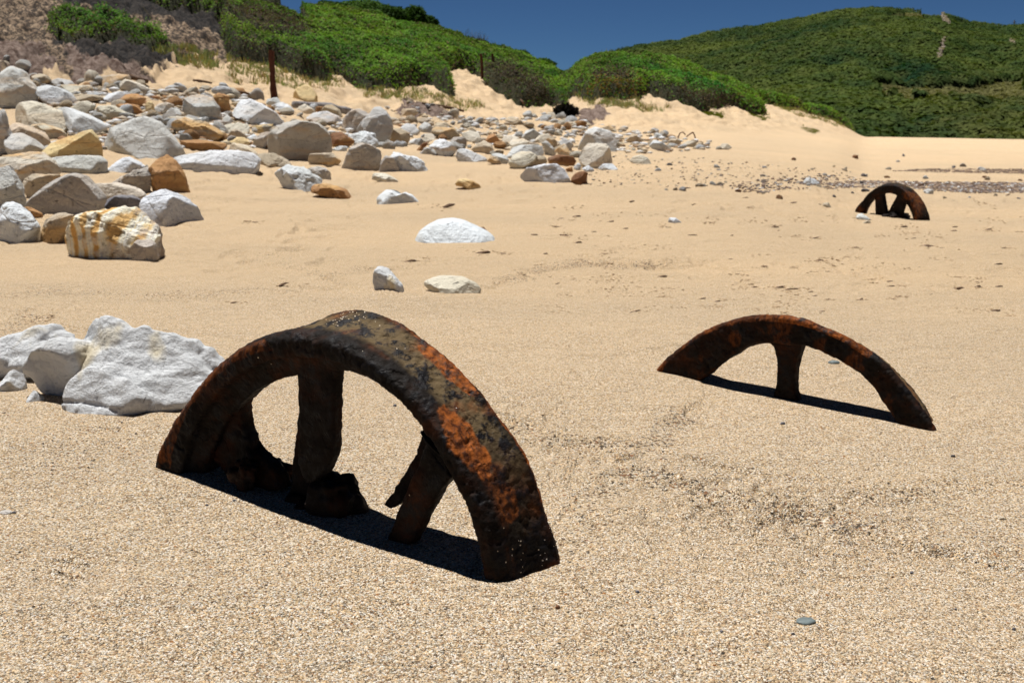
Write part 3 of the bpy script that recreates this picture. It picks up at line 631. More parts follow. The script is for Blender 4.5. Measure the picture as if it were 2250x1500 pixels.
def sweep_mesh(name, G, amp, freq, seed, tone=None):
    Nv = grid_normals(G, True); c = G.mean(1)[:, None]
    if ((G-c)*Nv).sum() < 0: Nv = -Nv
    G2 = rough(G, Nv, amp, freq, seed); nr, nc = G.shape[:2]
    V = np.concatenate([G2.reshape(-1, 3)]); Fc = grid_faces(nr, nc, True)
    e1 = (G2[1:2, 0]-G2[0:1, 0])[0]
    tone = np.zeros((len(V), 3)) if tone is None else tone.reshape(-1, 3)
    me = new_mesh(name, V, Fc, True, tone)
    bm = bmesh.new(); bm.from_mesh(me); bmesh.ops.recalc_face_normals(bm, faces=bm.faces); bmesh.ops.holes_fill(bm, edges=[e for e in bm.edges if e.is_boundary], sides=0)
    bm.to_mesh(me); bm.free(); return me
def rim(wh, phi0, phi1, nphi, prof, tonef, amp, seed):
    """prof(phi) -> list of (r, n) closed section; resampled evenly with rounded corners"""
    phis = np.linspace(phi0, phi1, nphi); M = 110; rows = []
    for ph in phis:
        pr = np.array(prof(ph)); nx = np.roll(pr, -1, 0); L = np.linalg.norm(nx-pr, axis=1); cum = np.concatenate([[0], np.cumsum(L)])
        t = np.linspace(0, cum[-1], M, endpoint=False); pc = np.concatenate([pr, pr[:1]])
        q = np.stack([np.interp(t, cum, pc[:, 0]), np.interp(t, cum, pc[:, 1])], -1)
        for _ in range(3): q = (np.roll(q, 1, 0)+2*q+np.roll(q, -1, 0))/4
        rows.append(q)
    Q = np.array(rows); PH = np.repeat(phis[:, None], M, 1)
    G = wh.pt(Q[..., 0], PH, Q[..., 1])
    return sweep_mesh('rim', G, amp, 55, seed, tonef(Q[..., 0], Q[..., 1], PH, G))
def spoke(wh, rows, n0, n1, amp, seed, nn=60, power=5.0):
    """rows: (left px, right px, row px) across the spoke as the photo shows it; n0..n1 its thickness in the wheel"""
    nm = (n0+n1)/2; A, B_ = [], []
    rows = np.array(rows, float); t = np.linspace(0, len(rows)-1, nn)
    xl = np.interp(t, range(len(rows)), rows[:, 0]); xr = np.interp(t, range(len(rows)), rows[:, 1]); y1 = np.interp(t, range(len(rows)), rows[:, 2]); y2 = np.interp(t, range(len(rows)), rows[:, -1]) if rows.shape[1] > 3 else y1
    Lp = wh.back(xl, y1, nm); Rp = wh.back(xr, y2, nm); c = (Lp+Rp)/2; h = (Rp-Lp)/2; M = 44; th = np.linspace(0, 2*np.pi, M, endpoint=False)
    ca = np.sign(np.cos(th))*np.abs(np.cos(th))**(2/power); sa = np.sign(np.sin(th))*np.abs(np.sin(th))**(2/power)
    G = c[:, None]+h[:, None]*ca[None, :, None]+wh.N*(wh.R*(n1-n0)/2)*sa[None, :, None]
    return sweep_mesh('spoke', G, amp, 60, seed)
def interp_phi(ph, tab): return float(np.interp(ph, [t[0] for t in tab], [t[1] for t in tab]))

W1 = Wheel(.281, [-0.829, -0.952, 4.101], [0.559, 0.141, 0.817], .263, 1.061)
W2 = Wheel(.3, [1.487, -0.844, 5.689], [0.664, 0.122, 0.738], .192, .948)
W3 = Wheel(.23, [8.854, 2.711, 23.571], [0.879, 0.14, 0.457], .282, 1.039)
F1 = [(-90,.99),(-75,.985),(-64,.997),(-54,.998),(-39,.999),(-26,1.010),(-12,1.013),(-4,1.006),(7,1.002),(20,.991),(33,.977),(42,.975),(53,.983),(63,1.013),(73,1.056),(95,1.06)]
B1 = [(-95,1.07),(-79,1.072),(-67,1.049),(-55,1.067),(-45,1.048),(-39,1.054),(-30,1.052),(-21,1.063),(-14,1.077),(-2,1.074),(6,1.045),(11,1.01),(25,.985),(60,1.0),(90,1.03)]
I1 = [(-90,.89),(-74,.898),(-60,.915),(-51,.907),(-40,.92),(-31,.93),(-19,.924),(-11,.92),(3,.90),(15,.89),(40,.87),(60,.86),(90,.86)]
def prof1(ph):
    rf, rb, ri = interp_phi(ph, F1), interp_phi(ph, B1), interp_phi(ph, I1); W = .263
    dr = .05*float(sstep(-25, 15, ph))
    return [(ri, .0), (rf-.03, -.004), (rf, .035), ((rf*2+rb)/3, .13), (rb-.012, W-.035), (rb, W-.015), (rb-.02, W+.02), (rb-.09, W+.012), (ri+.05, W-.06), (ri-.015-dr, W-.09), (ri-.03-dr, .10), (ri-.035-dr, .07), (ri-.005, .045)]
def tone1(r, n, ph, G):
    top = sstep(.03, .06, n)*(r > .95); mid = sstep(.05, .1, n)*(1-sstep(.2, .26, n))
    a = ph+8*fbm(G*12, 3)
    sandy = top*mid*sstep(-75, -38, a)*(1-sstep(14, 24, a))*(.95+.5*fbm(G*20, 3))
    bare = np.zeros_like(r)
    def patch(p0, n0, dp, dn, s=1.0):
        nonlocal bare
        q = ((ph-p0)/dp)**2+((n-n0)/dn)**2+.45*fbm(G*30+p0, 3)+.25*fbm(G*120, 3); bare = np.maximum(bare, s*(1-sstep(.75, 1.0, q)))
    patch(-47, .065, 9, .062); patch(-30, .225, 9, .05); patch(-63, .11, 4, .05, .6); patch(-52, .265, 14, .02, .8); patch(38, .0, 26, .03, .35); patch(62, .02, 14, .05, .4); patch(-18, .25, 6, .02, .5)
    bare = bare*(r > .93)
    speck = top*np.maximum(.25*sstep(-30, 5, a)*mid, .9*sstep(-1, 1, (4-np.abs(a+1))/4.)*mid)*.35+top*sstep(66, 76, -a)*.12
    bare = np.maximum(bare, .28*top*sstep(.0, .5, fbm(G*22+9, 4)))
    return np.stack([np.clip(sandy, 0, 1), np.clip(bare, 0, 1), np.clip(speck, 0, 1)], -1)
wheel1 = link('rusty_cartwheel', None, label='largest rusty iron wheel in front, half buried, sand lying on its broad tread', cat='wheel', group='rusty cart wheels half buried in the sand', loc=tuple(W1.C))
def attach(me, name, root):
    o = bpy.data.objects.new(name, me); S.collection.objects.link(o); me.materials.append(rust)
    me.transform(__import__('mathutils').Matrix.Translation(-root.location)); o.parent = root; return o
attach(rim(W1, -100, 100, 620, prof1, tone1, .0035, 1), 'rim', wheel1)
attach(spoke(W1, [(655,755,775),(660,750,800),(664,747,850),(666,745,900),(667,744,960),(662,740,1000),(672,722,1035),(685,700,1055)], .06, .13, .0035, 3), 'spoke', wheel1).parent = wheel1
o = attach(spoke(W1, [(690,735,760),(680,715,850),(668,700,950),(660,700,1020),(655,715,1060),(648,722,1085),(640,725,1110)], .12, .24, .004, 4), 'spoke_web', wheel1)
attach(spoke(W1, [(930,985,945,1000),(945,1000,970,1045),(922,978,1030,1070),(900,955,1080,1110),(880,935,1130,1150),(860,915,1180,1190)], .05, .12, .0035, 5), 'spoke', wheel1)
attach(spoke(W1, [(935,975,955,975),(920,955,1000,1020),(893,925,1045,1062),(868,893,1080,1100),(855,872,1102,1112)], .15, .22, .003, 6), 'spoke_web', wheel1)
attach(spoke(W1, [(590,660,775,775),(545,605,800,800),(500,566,830,830),(475,549,865,865),(455,541,900,905),(445,552,940,950),(455,568,985,985),(490,600,1020,1012),(520,622,1050,1040),(545,632,1080,1070)], .10, .19, .007, 7), 'spoke', wheel1)
def blob(name, wh, root, px, py, n, r, seed, sc=(1, 1, 1)):
    V, Fc = ico(4); c = wh.back(np.array([float(px)]), np.array([float(py)]), n)[0]-np.array(root.location)
    P = V*r*np.array(sc); P = P*(1+.42*fbm(V*1.3+seed, 4)-.35*np.maximum(V[:, 2], 0))[:, None]; P[:, 2] = np.where(P[:, 2] < 0, P[:, 2]*1.5, P[:, 2]); P = P+c
    return link(name, new_mesh(name, P, Fc, True, np.zeros((len(P), 3))), rust, root)
blob('hub', W1, wheel1, 742, 1085, .16, .030, 2, (1, 1, 1.05)); blob('hub_lump', W1, wheel1, 690, 1100, .16, .026, 5, (1.1, 1, .7))
blob('rust_lump', W1, wheel1, 535, 1030, .05, .018, 8); blob('rust_lump', W1, wheel1, 590, 1030, .2, .020, 11, (1.4, 1, .7))

wheel2 = link('rusty_cartwheel', None, label='rusty iron wheel right of the biggest one, only a low arch with one spoke showing', cat='wheel', group='rusty cart wheels half buried in the sand', loc=tuple(W2.C))
F2 = [(-80,1.0),(-57,1.004),(-48,.996),(-41,.997),(-32,1.005),(-22,.998),(-12,.994),(-4,1.010),(6,1.003),(18,1.0),(29,.996),(40,.991),(55,1.007),(80,1.0)]
I2 = [(-80,.83),(-42,.85),(-38,.868),(-30,.871),(-18,.865),(-8,.865),(-3,.845),(4,.847),(11,.842),(17,.83),(22,.80),(28,.79),(38,.76),(80,.76)]
def prof2(ph):
    rf, ri = interp_phi(ph, F2), interp_phi(ph, I2); rb = .948; W = .192
    return [(ri, .0), (rf-.02, -.002), (rf, .02), (rf-.01, .045), (rb+.01, .07), (rb, W), (rb-.05, W+.012), (ri+.03, W-.05), (ri-.005, .08), (ri-.01, .04)]
def tone2(r, n, ph, G):
    q = fbm(G*14+3, 3); bare = (r > .965)*.75*(.6+q)*(ph > -30)+.28*sstep(0, .4, fbm(G*25, 3))
    sandy = (n > .06)*(r > .93)*sstep(0.0, .3, -ph/60)
    return np.stack([np.clip(sandy, 0, 1), np.clip(bare, 0, .8), 0*r], -1)
attach(rim(W2, -85, 80, 460, prof2, tone2, .003, 21), 'rim', wheel2)
attach(spoke(W2, [(1690,1778,745),(1705,1766,762),(1711,1758,785),(1712,1752,815),(1711,1750,840),(1707,1752,858),(1702,1758,875),(1700,1760,890)], .02, .10, .003, 22), 'spoke', wheel2)
attach(spoke(W2, [(1722,1745,755),(1720,1738,800),(1720,1738,850),(1720,1738,880)], .08, .16, .002, 23), 'spoke_web', wheel2)

wheel3 = link('rusty_cartwheel', None, label='smallest rusty wheel, far right near the gravel strip, two spokes showing', cat='wheel', group='rusty cart wheels half buried in the sand', loc=tuple(W3.C))
F3 = [(-90,.98),(-71,.986),(-53,.96),(-34,1.02),(-17,1.03),(1,.998),(26,.964),(53,.95),(71,1.034),(90,1.03)]
B3 = [(-90,1.06),(-74,1.062),(-64,1.046),(-50,1.036),(-31,1.03),(-7,1.02),(15,1.03),(30,1.0),(60,.98),(90,1.0)]
def prof3(ph):
    rf, rb = interp_phi(ph, F3), interp_phi(ph, B3); ri = .80; W = .26
    return [(ri, 0), (rf-.03, -.005), (rf, .03), (rb-.01, W-.03), (rb, W-.01), (rb-.06, W+.01), (ri+.04, W-.03), (ri, W-.06), (ri-.02, .1)]
def tone3(r, n, ph, G):
    return np.stack([.35*(n > .05)*(r > .9)*np.clip(.6+fbm(G*10, 2), 0, 1), np.clip(.45*sstep(-.1, .5, fbm(G*9, 3)), 0, .8), 0*r], -1)
attach(rim(W3, -98, 98, 300, prof3, tone3, .003, 31), 'rim', wheel3)
attach(spoke(W3, [(1922,1947,418),(1925,1943,428),(1925,1946,445),(1926,1951,468),(1925,1960,480)], .08, .2, .003, 32, 30), 'spoke', wheel3)
attach(spoke(W3, [(1975,2003,420),(1972,1998,432),(1962,1990,450),(1953,1985,466),(1945,1984,482)], .08, .2, .003, 33, 30), 'spoke', wheel3)
blob('hub', W3, wheel3, 1972, 474, .15, .05, 3, (1.3, 1, .6))

# ------------------------------------------------------------ boulders
TR = {1: (0, 0, 4), 5: (0, 140, 3.26), 6: (350, 180, 5), 7: (720, 180, 5), 8: (1100, 200, 4.5), 9: (760, 440, 5.625), 10: (0, 660, 4.327), 0: (0, 0, 1)}
PAL = {'W': (.62, .65, .68), 'G': (.55, .56, .55), 'C': (.62, .575, .48), 'T': (.47, .40, .30), 'O': (.42, .23, .10), 'B': (.22, .11, .055), 'D': (.17, .17, .19), 'Y': (.66, .52, .28), 'M': (.46, .435, .405)}
def rock(z, pts, tone, stain, label, depth=.8, fac=6, amp=.05, sub=4, name='boulder', group=None, cat=None, dist=None, m=None, g=.72, sink=.18, seed=None, planes=()):
    ox, oy, sc = TR[z]; P = np.array([(ox+x/sc, oy+y/sc) for x, y in pts]); seed = seed if seed is not None else int(P[0, 0]*7+P[0, 1]*13) % 9973
    r = np.random.default_rng(seed); pw = np.ptp(P[:, 0]); ph = np.ptp(P[:, 1])
    bx = P[:, 0].mean(); by = P[:, 1].max()
    gx, gy, gz = hit(min(max(bx, -150), 2400), by)
    if dist: gy = dist
    w = pw/F_PX*gy; dep = w*.5*depth; Dc = gy+dep*.55
    # close-to-base widening so that it is rooted in the sand
    c = np.array([(P[:, 0].max()+P[:, 0].min())/2, P[:, 1].max()*.55+P[:, 1].min()*.45])
    low = P[:, 1] > by-ph*.2; P = P.copy(); P[low, 1] += ph*sink
    u, fy, fz = ray(P[:, 0], P[:, 1]); t = Dc/fy; X = u*t; Z = CAM_H+fz*t
    uc, fyc, fzc = ray(c[0], c[1]); tc = Dc/fyc; cx, cz = float(uc*tc), float(CAM_H+fzc*tc)
    # star-shaped outline
    th = np.arctan2(Z-cz, X-cx); rr = np.hypot(X-cx, Z-cz); o = np.argsort(th); poly = np.stack([X[o]-cx, Z[o]-cz], -1)
    ta = np.linspace(-np.pi, np.pi, 241); rad = np.zeros_like(ta)
    nx = np.roll(poly, -1, 0)
    for i, a in enumerate(ta):
        d = np.array([math.cos(a), math.sin(a)]); best = 0
        for p, q in zip(poly, nx):
            e_ = q-p; den = d[0]*e_[1]-d[1]*e_[0]
            if abs(den) < 1e-12: continue
            tt = (p[0]*e_[1]-p[1]*e_[0])/den; s_ = (p[0]*d[1]-p[1]*d[0])/den
            if tt > 0 and -1e-6 <= s_ <= 1+1e-6: best = max(best, tt)
        rad[i] = best
    rad[rad == 0] = rad[rad > 0].mean()
    for _ in range(3): rad[1:-1] = (rad[:-2]+2*rad[1:-1]+rad[2:])/4
    V, Fc = ico(sub); V = V.copy()
    rho = np.hypot(V[:, 0], V[:, 2]); a = np.arctan2(V[:, 2], V[:, 0]); R0 = np.interp(a, ta, rad)
    gg = rho**g; Pn = np.stack([R0*gg*np.cos(a), np.sign(V[:, 1])*np.abs(V[:, 1])**.8*dep, R0*gg*np.sin(a)], -1)
    dims = np.array([pw/F_PX*gy*.5, dep, max(ph/F_PX*gy*.5, dep*.4)])
    for k in range(fac):
        nrm = unit(r.normal(size=3)*np.array([.8, 1, .9])); 
        if abs(nrm[1]) < .5: nrm[1] = .75*np.sign(nrm[1] or 1); nrm = unit(nrm)
        if k == 0: nrm = unit(np.array([r.normal()*.35, -1, r.uniform(-.08, .2) if tone in 'MTBOD' else r.uniform(.35, .95)]))
        if k == 1: nrm = unit(np.array([r.normal()*.35, -.55, r.uniform(.7, 1.2)]))
        nrm[2] = max(nrm[2], -.08); nrm = unit(nrm)
        sup = (Pn@nrm).max(); off = sup*(r.uniform(.58, .84) if k or tone in 'MTBOD' else r.uniform(.42, .62)); d = np.maximum(Pn@nrm-off, 0); Pn = Pn-nrm*d[:, None]*.93
    for nrm, fr in planes:
        nrm = unit(np.array(nrm, float)); off = (Pn@nrm).max()*fr; d = np.maximum(Pn@nrm-off, 0); Pn = Pn-nrm*d[:, None]*.96
    s0 = max(min(dims), 1e-3)
    nv = fbm(Pn/s0*1.1+seed, 4)[:, None]; Pn = Pn+unit(Pn/dims)*nv*s0*amp*1.3
    nv = fbm(Pn/s0*4+seed, 3)[:, None]; Pn = Pn+unit(Pn/dims)*nv*s0*amp*.5
    me = new_mesh(name, Pn, Fc)
    col = np.array(PAL[tone])*(1+r.normal(size=3)*.008)*(1+r.normal()*.05)
    ob = link(name, me, m or stone, label=label, cat=cat or ('boulder' if name == 'boulder' else 'stone'), group=group, loc=(cx, Dc, cz), color=(*np.clip(col, 0, .85), stain))
    return ob
FIELD = 'boulders strewn below the dunes'
ROCKS = [
 (5,[(-30,20),(90,20),(150,50),(200,120),(270,190),(300,280),(150,310),(20,310),(-30,310)],'G',.35,'very large pale layered boulder cut by the left photo edge, highest of the pile'),
 (5,[(265,170),(330,150),(430,175),(500,215),(540,270),(530,305),(420,300),(320,270),(270,215)],'W',.3,'smooth white oval boulder right of the big layered one at upper left'),
 (5,[(220,90),(280,70),(340,85),(360,120),(300,160),(250,160)],'T',.5,'small tan capped rock behind the smooth white oval boulder'),
 (5,[(20,310),(120,280),(210,272),(300,290),(420,335),(520,345),(555,400),(520,480),(430,500),(300,460),(180,440),(60,430),(10,420)],'C',.25,'broad wavy cream slab with a brown broken right end'),
 (5,[(380,320),(470,310),(600,360),(720,420),(760,460),(680,500),(560,480),(470,400)],'W',.0,'smooth white sloping slab behind the wavy cream slab'),
 (5,[(30,440),(90,420),(200,450),(300,500),(370,560),(320,610),(200,560),(80,500)],'T',.3,'long tan rock slanting down below the wavy cream slab'),
 (5,[(200,440),(300,430),(420,470),(480,510),(360,550),(260,500)],'C',.8,'flat cream rock with yellow pits, above the yellow angular block'),
 (5,[(50,500),(120,490),(230,540),(310,610),(315,650),(180,660),(90,650),(50,600)],'G',.1,'rounded grey rock left of the yellow angular block'),
 (5,[(313,600),(340,570),(480,520),(640,468),(690,530),(722,590),(720,640),(680,665),(480,660),(360,680),(330,670)],'Y',.7,'yellow angular block with a flat sloping top and striped side'),
 (5,[(680,500),(760,420),(860,390),(960,365),(1050,380),(1130,420),(1200,500),(1304,600),(1300,660),(1120,665),(900,640),(760,610),(700,570)],'G',.05,'big grey cracked triangular boulder right of the yellow block'),
 (5,[(640,360),(700,305),(800,300),(870,345),(960,365),(860,400),(740,400)],'C',.1,'pale cream rock just behind the grey cracked boulder'),
 (5,[(525,320),(560,275),(620,265),(680,300),(650,360),(570,350)],'C',.2,'round cream stone behind the smooth white slab'),
 (5,[(800,300),(900,285),(980,300),(1060,360),(960,365),(880,340)],'O',.9,'orange wedge shaped rock above the grey cracked boulder'),
 (5,[(730,270),(780,215),(860,197),(910,215),(900,260),(820,290)],'W',.0,'bright white domed stone in the upper part of the pile'),
 (5,[(850,280),(900,220),(980,215),(1050,250),(1060,330),(1000,300),(900,285)],'O',.5,'craggy brown and ochre rock beside the bright white domed stone'),
 (5,[(1045,250),(1080,262),(1110,300),(1080,370),(1040,350)],'Y',.2,'narrow pale yellow upright rock against the craggy brown one'),
 (5,[(1100,340),(1130,290),(1190,275),(1245,295),(1230,330),(1160,360)],'G',.4,'upper of two smooth grey egg shaped stones'),
 (5,[(1190,350),(1230,315),(1280,330),(1310,370),(1250,385)],'G',.3,'lower of two smooth grey egg shaped stones'),
 (5,[(710,130),(740,90),(850,75),(930,80),(950,130),(900,160),(760,160)],'T',.7,'blocky brown rock at the top of the pile below the sandy ledge'),
 (5,[(855,145),(900,112),(960,130),(1100,190),(1080,210),(950,195),(870,175)],'C',.1,'long pinkish cream rock with a pointed top near the pile crest'),
 (5,[(430,190),(450,150),(560,160),(640,150),(660,190),(600,215),(480,220)],'C',.8,'cream rock with a yellow edge between white oval and brown block'),
 (5,[(540,240),(620,220),(720,230),(740,260),(660,280),(560,275)],'T',.9,'low orange brown slab right of the smooth white oval boulder'),
 (5,[(355,130),(420,105),(500,120),(530,150),(430,155)],'G',.1,'low grey stone above the smooth white oval boulder'),
 (5,[(15,690),(60,655),(150,640),(270,632),(350,680),(430,740),(465,790),(300,800),(160,830),(110,840),(60,760)],'C',.9,'cream boulder with orange patches on its sloping top, left side'),
 (5,[(120,840),(250,790),(420,795),(400,850),(300,920),(230,965),(170,910)],'T',.6,'brown shaded rock underneath the orange patched boulder'),
 (5,[(350,680),(430,665),(560,655),(700,660),(750,700),(752,780),(690,790),(480,790),(400,750)],'G',.2,'long rounded grey rock with a flat base below the yellow block'),
 (5,[(760,760),(810,720),(870,675),(920,670),(1000,710),(1060,745),(900,775),(800,780)],'W',.1,'low white rock just left of the pointed orange brown rock'),
 (5,[(215,1000),(300,900),(400,820),(500,785),(590,800),(660,870),(740,970),(700,1040),(590,1080),(400,1070),(250,1050)],'M',.1,'smooth grey brown domed boulder above the striped yellow rock'),
 (5,[(660,860),(800,855),(950,890),(1060,940),(1000,990),(800,960),(700,930)],'C',.0,'flat cream slab behind the dark grey stone'),
 (5,[(705,1040),(740,985),(830,945),(930,943),(1010,980),(1020,1030),(900,1050),(780,1060)],'D',.0,'dark slate grey stone behind the striped yellow rock'),
 (0,[(312,450),(318,430),(335,418),(362,416),(400,435),(440,462),(462,487),(400,492),(350,489),(325,478)],'W',.1,'white pitted boulder right of the dark grey stone, tapering into the sand'),
 (0,[(238,405),(300,375),(335,360),(345,385),(335,422),(270,418)],'M',.2,'rough grey brown lower half leaning on the pointed orange rock'),
 (0,[(325,372),(345,345),(358,337),(380,350),(400,380),(418,415),(416,425),(340,425)],'O',.8,'pointed orange brown rock with a ragged pale tip'),
 (5,[(265,1220),(330,1130),(400,1070),(540,1080),(500,1160),(440,1280),(330,1280),(250,1275)],'T',.9,'brown and cream rock against the left of the striped yellow rock'),
 (5,[(-40,970),(60,985),(150,1040),(250,1110),(295,1170),(250,1240),(60,1280),(-40,1280)],'W',.0,'bluish white boulder at the left edge, lowest of the pile'),
 (5,[(-40,680),(20,700),(90,800),(150,900),(210,980),(200,1030),(90,1000),(-40,980)],'G',.1,'grey boulder at the left edge directly above the bluish white one'),
 (5,[(-40,290),(20,320),(40,420),(80,520),(100,620),(60,650),(-40,640)],'G',.4,'tall grey boulder at the left edge beside the wavy cream slab'),
 (5,[(130,1040),(190,1025),(290,1075),(300,1110),(200,1095)],'O',.4,'small flat orange stone between the two lowest left boulders'),
 (6,[(250,230),(300,150),(380,130),(480,145),(570,170),(650,280),(685,380),(660,420),(550,440),(430,430),(310,380),(250,300)],'G',.5,'upright grey boulder with a brown stripe down its middle'),
 (6,[(590,150),(680,130),(760,160),(775,280),(720,350),(660,300),(620,200)],'O',.7,'lumpy orange rock right of the brown striped grey boulder'),
 (6,[(770,310),(800,220),(880,190),(1000,190),(1150,260),(1280,340),(1370,420),(1250,460),(1080,465),(900,400),(780,350)],'W',.15,'white slab lying diagonally with a tan broken underside'),
 (6,[(1155,740),(1200,600),(1260,480),(1350,430),(1550,420),(1750,460),(1870,580),(1888,680),(1880,775),(1850,820),(1640,860),(1450,870),(1300,830),(1180,790)],'M',.35,'largest blocky boulder in mid pile, ribbed cream left side, flat shaded front'),
 (6,[(130,470),(220,400),(300,400),(380,430),(480,440),(600,500),(720,580),(640,630),(400,620),(220,580)],'T',1.,'rough ochre and orange layered rock behind the flat tan slab'),
 (6,[(-40,400),(140,380),(300,385),(420,430),(300,450),(150,460),(-20,480)],'C',.9,'pale slab with an orange front edge above the ochre layered rock'),
 (6,[(190,610),(450,640),(780,680),(740,720),(540,760),(340,780),(240,700)],'O',.3,'flat slab with a shaded ochre front edge, topped with sand'),
 (6,[(150,840),(330,790),(560,755),(820,755),(1000,780),(1090,870),(1060,960),(1000,1000),(700,980),(400,940),(200,910)],'W',.05,'long low white slab in front of the pile'),
 (6,[(700,740),(800,670),(950,700),(1100,780),(1000,790),(800,760)],'C',.3,'cream slab resting behind the long low white slab'),
 (6,[(1060,790),(1270,785),(1400,860),(1490,915),(1300,930),(1100,920)],'T',.1,'flat tan rock between the long white slab and the blocky boulder'),
 (6,[(1240,1010),(1320,960),(1400,920),(1540,940),(1700,1020),(1860,1110),(1800,1140),(1640,1190),(1480,1180),(1390,1165),(1310,1090)],'W',.05,'white jagged rock at the front edge of the pile beside the orange one'),
 (6,[(1630,1180),(1690,1135),(1790,1118),(1900,1140),(2050,1190),(2125,1270),(1900,1250),(1720,1220)],'O',.9,'flat orange rock lying in front of the white jagged rock'),
 (6,[(1600,960),(1720,930),(1820,940),(1885,1000),(1880,1070),(1800,1070),(1680,1000)],'M',.3,'rough speckled grey rock peeping out behind the white jagged rock'),
 (6,[(670,500),(760,460),(930,450),(1020,490),(1000,560),(930,590),(720,550)],'C',.8,'knobbly cream and rust stone left of the blocky boulder'),
 (6,[(1020,490),(1140,470),(1250,460),(1230,530),(1080,580),(1030,560)],'Y',.6,'yellow tan stone touching the top left of the blocky boulder'),
 (6,[(750,600),(800,530),(860,520),(960,590),(940,625)],'T',.2,'small brown pointed stone in the hollow left of the blocky boulder'),
 (6,[(1000,700),(1050,610),(1130,560),(1240,545),(1180,650),(1150,730)],'M',.3,'brown grey stone leaning on the left flank of the blocky boulder'),
 (6,[(970,610),(1030,570),(1080,600),(1010,645)],'W',.0,'small round white stone between two brown ones left of the blocky boulder'),
 (6,[(680,660),(800,605),(920,610),(1010,680),(900,700),(780,685)],'Y',.6,'rounded yellow cream rock above the long low white slab'),
 (6,[(550,450),(640,420),(780,445),(830,470),(650,500)],'M',.1,'flat olive grey stone below the brown striped grey boulder'),
 (6,[(690,400),(740,360),(790,400),(810,460),(720,455)],'G',.0,'small upright grey stone below the white diagonal slab'),
 (6,[(1445,160),(1520,60),(1600,20),(1670,50),(1730,150),(1740,210),(1600,215),(1450,205)],'Y',.25,'tan cone shaped boulder standing on the sand behind the grey log'),
 (6,[(1490,310),(1590,235),(1700,310),(1720,345),(1560,360)],'C',.3,'angular cream rock in front of the left end of the grey log'),
 (6,[(1200,270),(1340,220),(1430,260),(1500,320),(1400,335),(1270,310)],'W',.1,'white rock below the rusty post, left of the grey log'),
 (6,[(1165,240),(1180,190),(1300,165),(1340,230),(1250,260)],'G',.0,'pale square block at the foot of the rusty post'),
 (6,[(1610,400),(1690,340),(1830,320),(1980,380),(2010,430),(1860,445),(1700,450)],'G',.4,'rounded grey rock with a tan stripe in front of the grey log'),
 (6,[(1770,320),(1830,255),(1900,250),(1980,310),(2020,380),(1880,345)],'T',.3,'tan rounded rock just in front of the right half of the grey log'),
 (0,[(748,283),(752,262),(775,242),(800,237),(820,250),(810,282),(780,290)],'M',.2,'brown grey rock behind the tall pointed grey boulder'),
 (6,[(1840,570),(1990,550),(2140,640),(2140,670),(2030,720),(1850,725)],'B',.6,'dark rust brown wedge right of the blocky boulder'),
 (6,[(1635,870),(1660,790),(1780,785),(1900,780),(2010,870),(1930,920),(1800,910),(1680,905)],'T',.9,'low brown and ochre rock at the lower right of the blocky boulder'),
 (6,[(1880,745),(1980,705),(2080,710),(2050,755),(1920,765)],'W',.0,'small flat white stone beneath the rust brown wedge'),
 (7,[(290,570),(400,400),(500,280),(560,262),(640,320),(700,400),(720,500),(680,600),(640,690),(560,690),(480,610),(400,590)],'G',.2,'tall pointed grey boulder in the middle of the pile'),
 (7,[(680,640),(720,510),(800,505),(900,570),(905,640),(850,690),(700,690)],'T',.2,'tan split rock to the right of the tall pointed grey boulder'),
 (7,[(180,580),(300,560),(420,545),(510,570),(540,640),(580,710),(500,715),(440,680),(330,660),(250,630)],'W',.0,'lumpy white rock in front of the tall pointed grey boulder'),
 (7,[(140,940),(210,790),(270,700),(370,665),(470,690),(560,740),(620,780),(590,850),(560,970),(350,970),(200,950)],'M',.3,'hollowed grey brown boulder at the front edge of the middle pile'),
 (7,[(565,980),(590,870),(640,800),(720,830),(780,900),(795,985),(700,992)],'M',.2,'squat grey block touching the right side of the hollowed boulder'),
 (7,[(620,790),(720,765),(800,800),(950,820),(1050,880),(1130,985),(950,985),(800,980),(760,890),(660,810)],'W',.0,'jagged white grey rock trailing right from the squat grey block'),
 (7,[(410,1040),(520,1000),(640,1010),(760,1070),(790,1100),(650,1098),(500,1065)],'C',.1,'almost buried flat cream stone in front of the hollowed boulder'),
 (7,[(505,1315),(560,1240),(640,1185),(700,1200),(770,1240),(850,1215),(930,1250),(1040,1335),(800,1338),(620,1330)],'W',.0,'two humped white rock alone on open sand'),
 (7,[(1390,1135),(1430,1070),(1500,1060),(1600,1090),(1690,1140),(1710,1170),(1600,1168),(1450,1145)],'Y',1.,'lone low yellow ochre stone on open sand'),
 (7,[(1130,560),(1170,490),(1290,500),(1390,505),(1460,590),(1400,620),(1300,640),(1200,610)],'T',.7,'smooth tan boulder with a rust brown right half'),
 (7,[(990,500),(1060,440),(1140,440),(1160,500),(1120,560),(1020,545)],'G',.0,'grey rock with a dark hollow beside the rust shaded tan boulder'),
 (7,[(1150,500),(1200,450),(1300,445),(1400,505),(1250,515)],'T',.1,'low tan rock peeping over the rust shaded tan boulder'),
 (7,[(790,510),(860,450),(950,470),(1020,550),(960,585)],'G',.0,'flat smooth grey stone right of the tall pointed grey boulder'),
 (7,[(900,450),(960,395),(1080,390),(1150,435),(1000,455)],'T',.2,'low tan stone behind the flat smooth grey stone'),
 (7,[(1330,660),(1380,610),(1500,600),(1530,640),(1520,700),(1400,708)],'M',.1,'small grey tan block right below the rust shaded tan boulder'),
 (7,[(1100,700),(1150,630),(1220,615),(1320,650),(1400,700),(1420,760),(1320,815),(1230,790),(1180,740)],'W',.5,'mottled white rock with rust spots in front of the tan boulder'),
 (7,[(955,752),(1040,680),(1110,650),(1090,700),(1010,760)],'B',.3,'small dark brown sliver leaning left of the mottled white rock'),
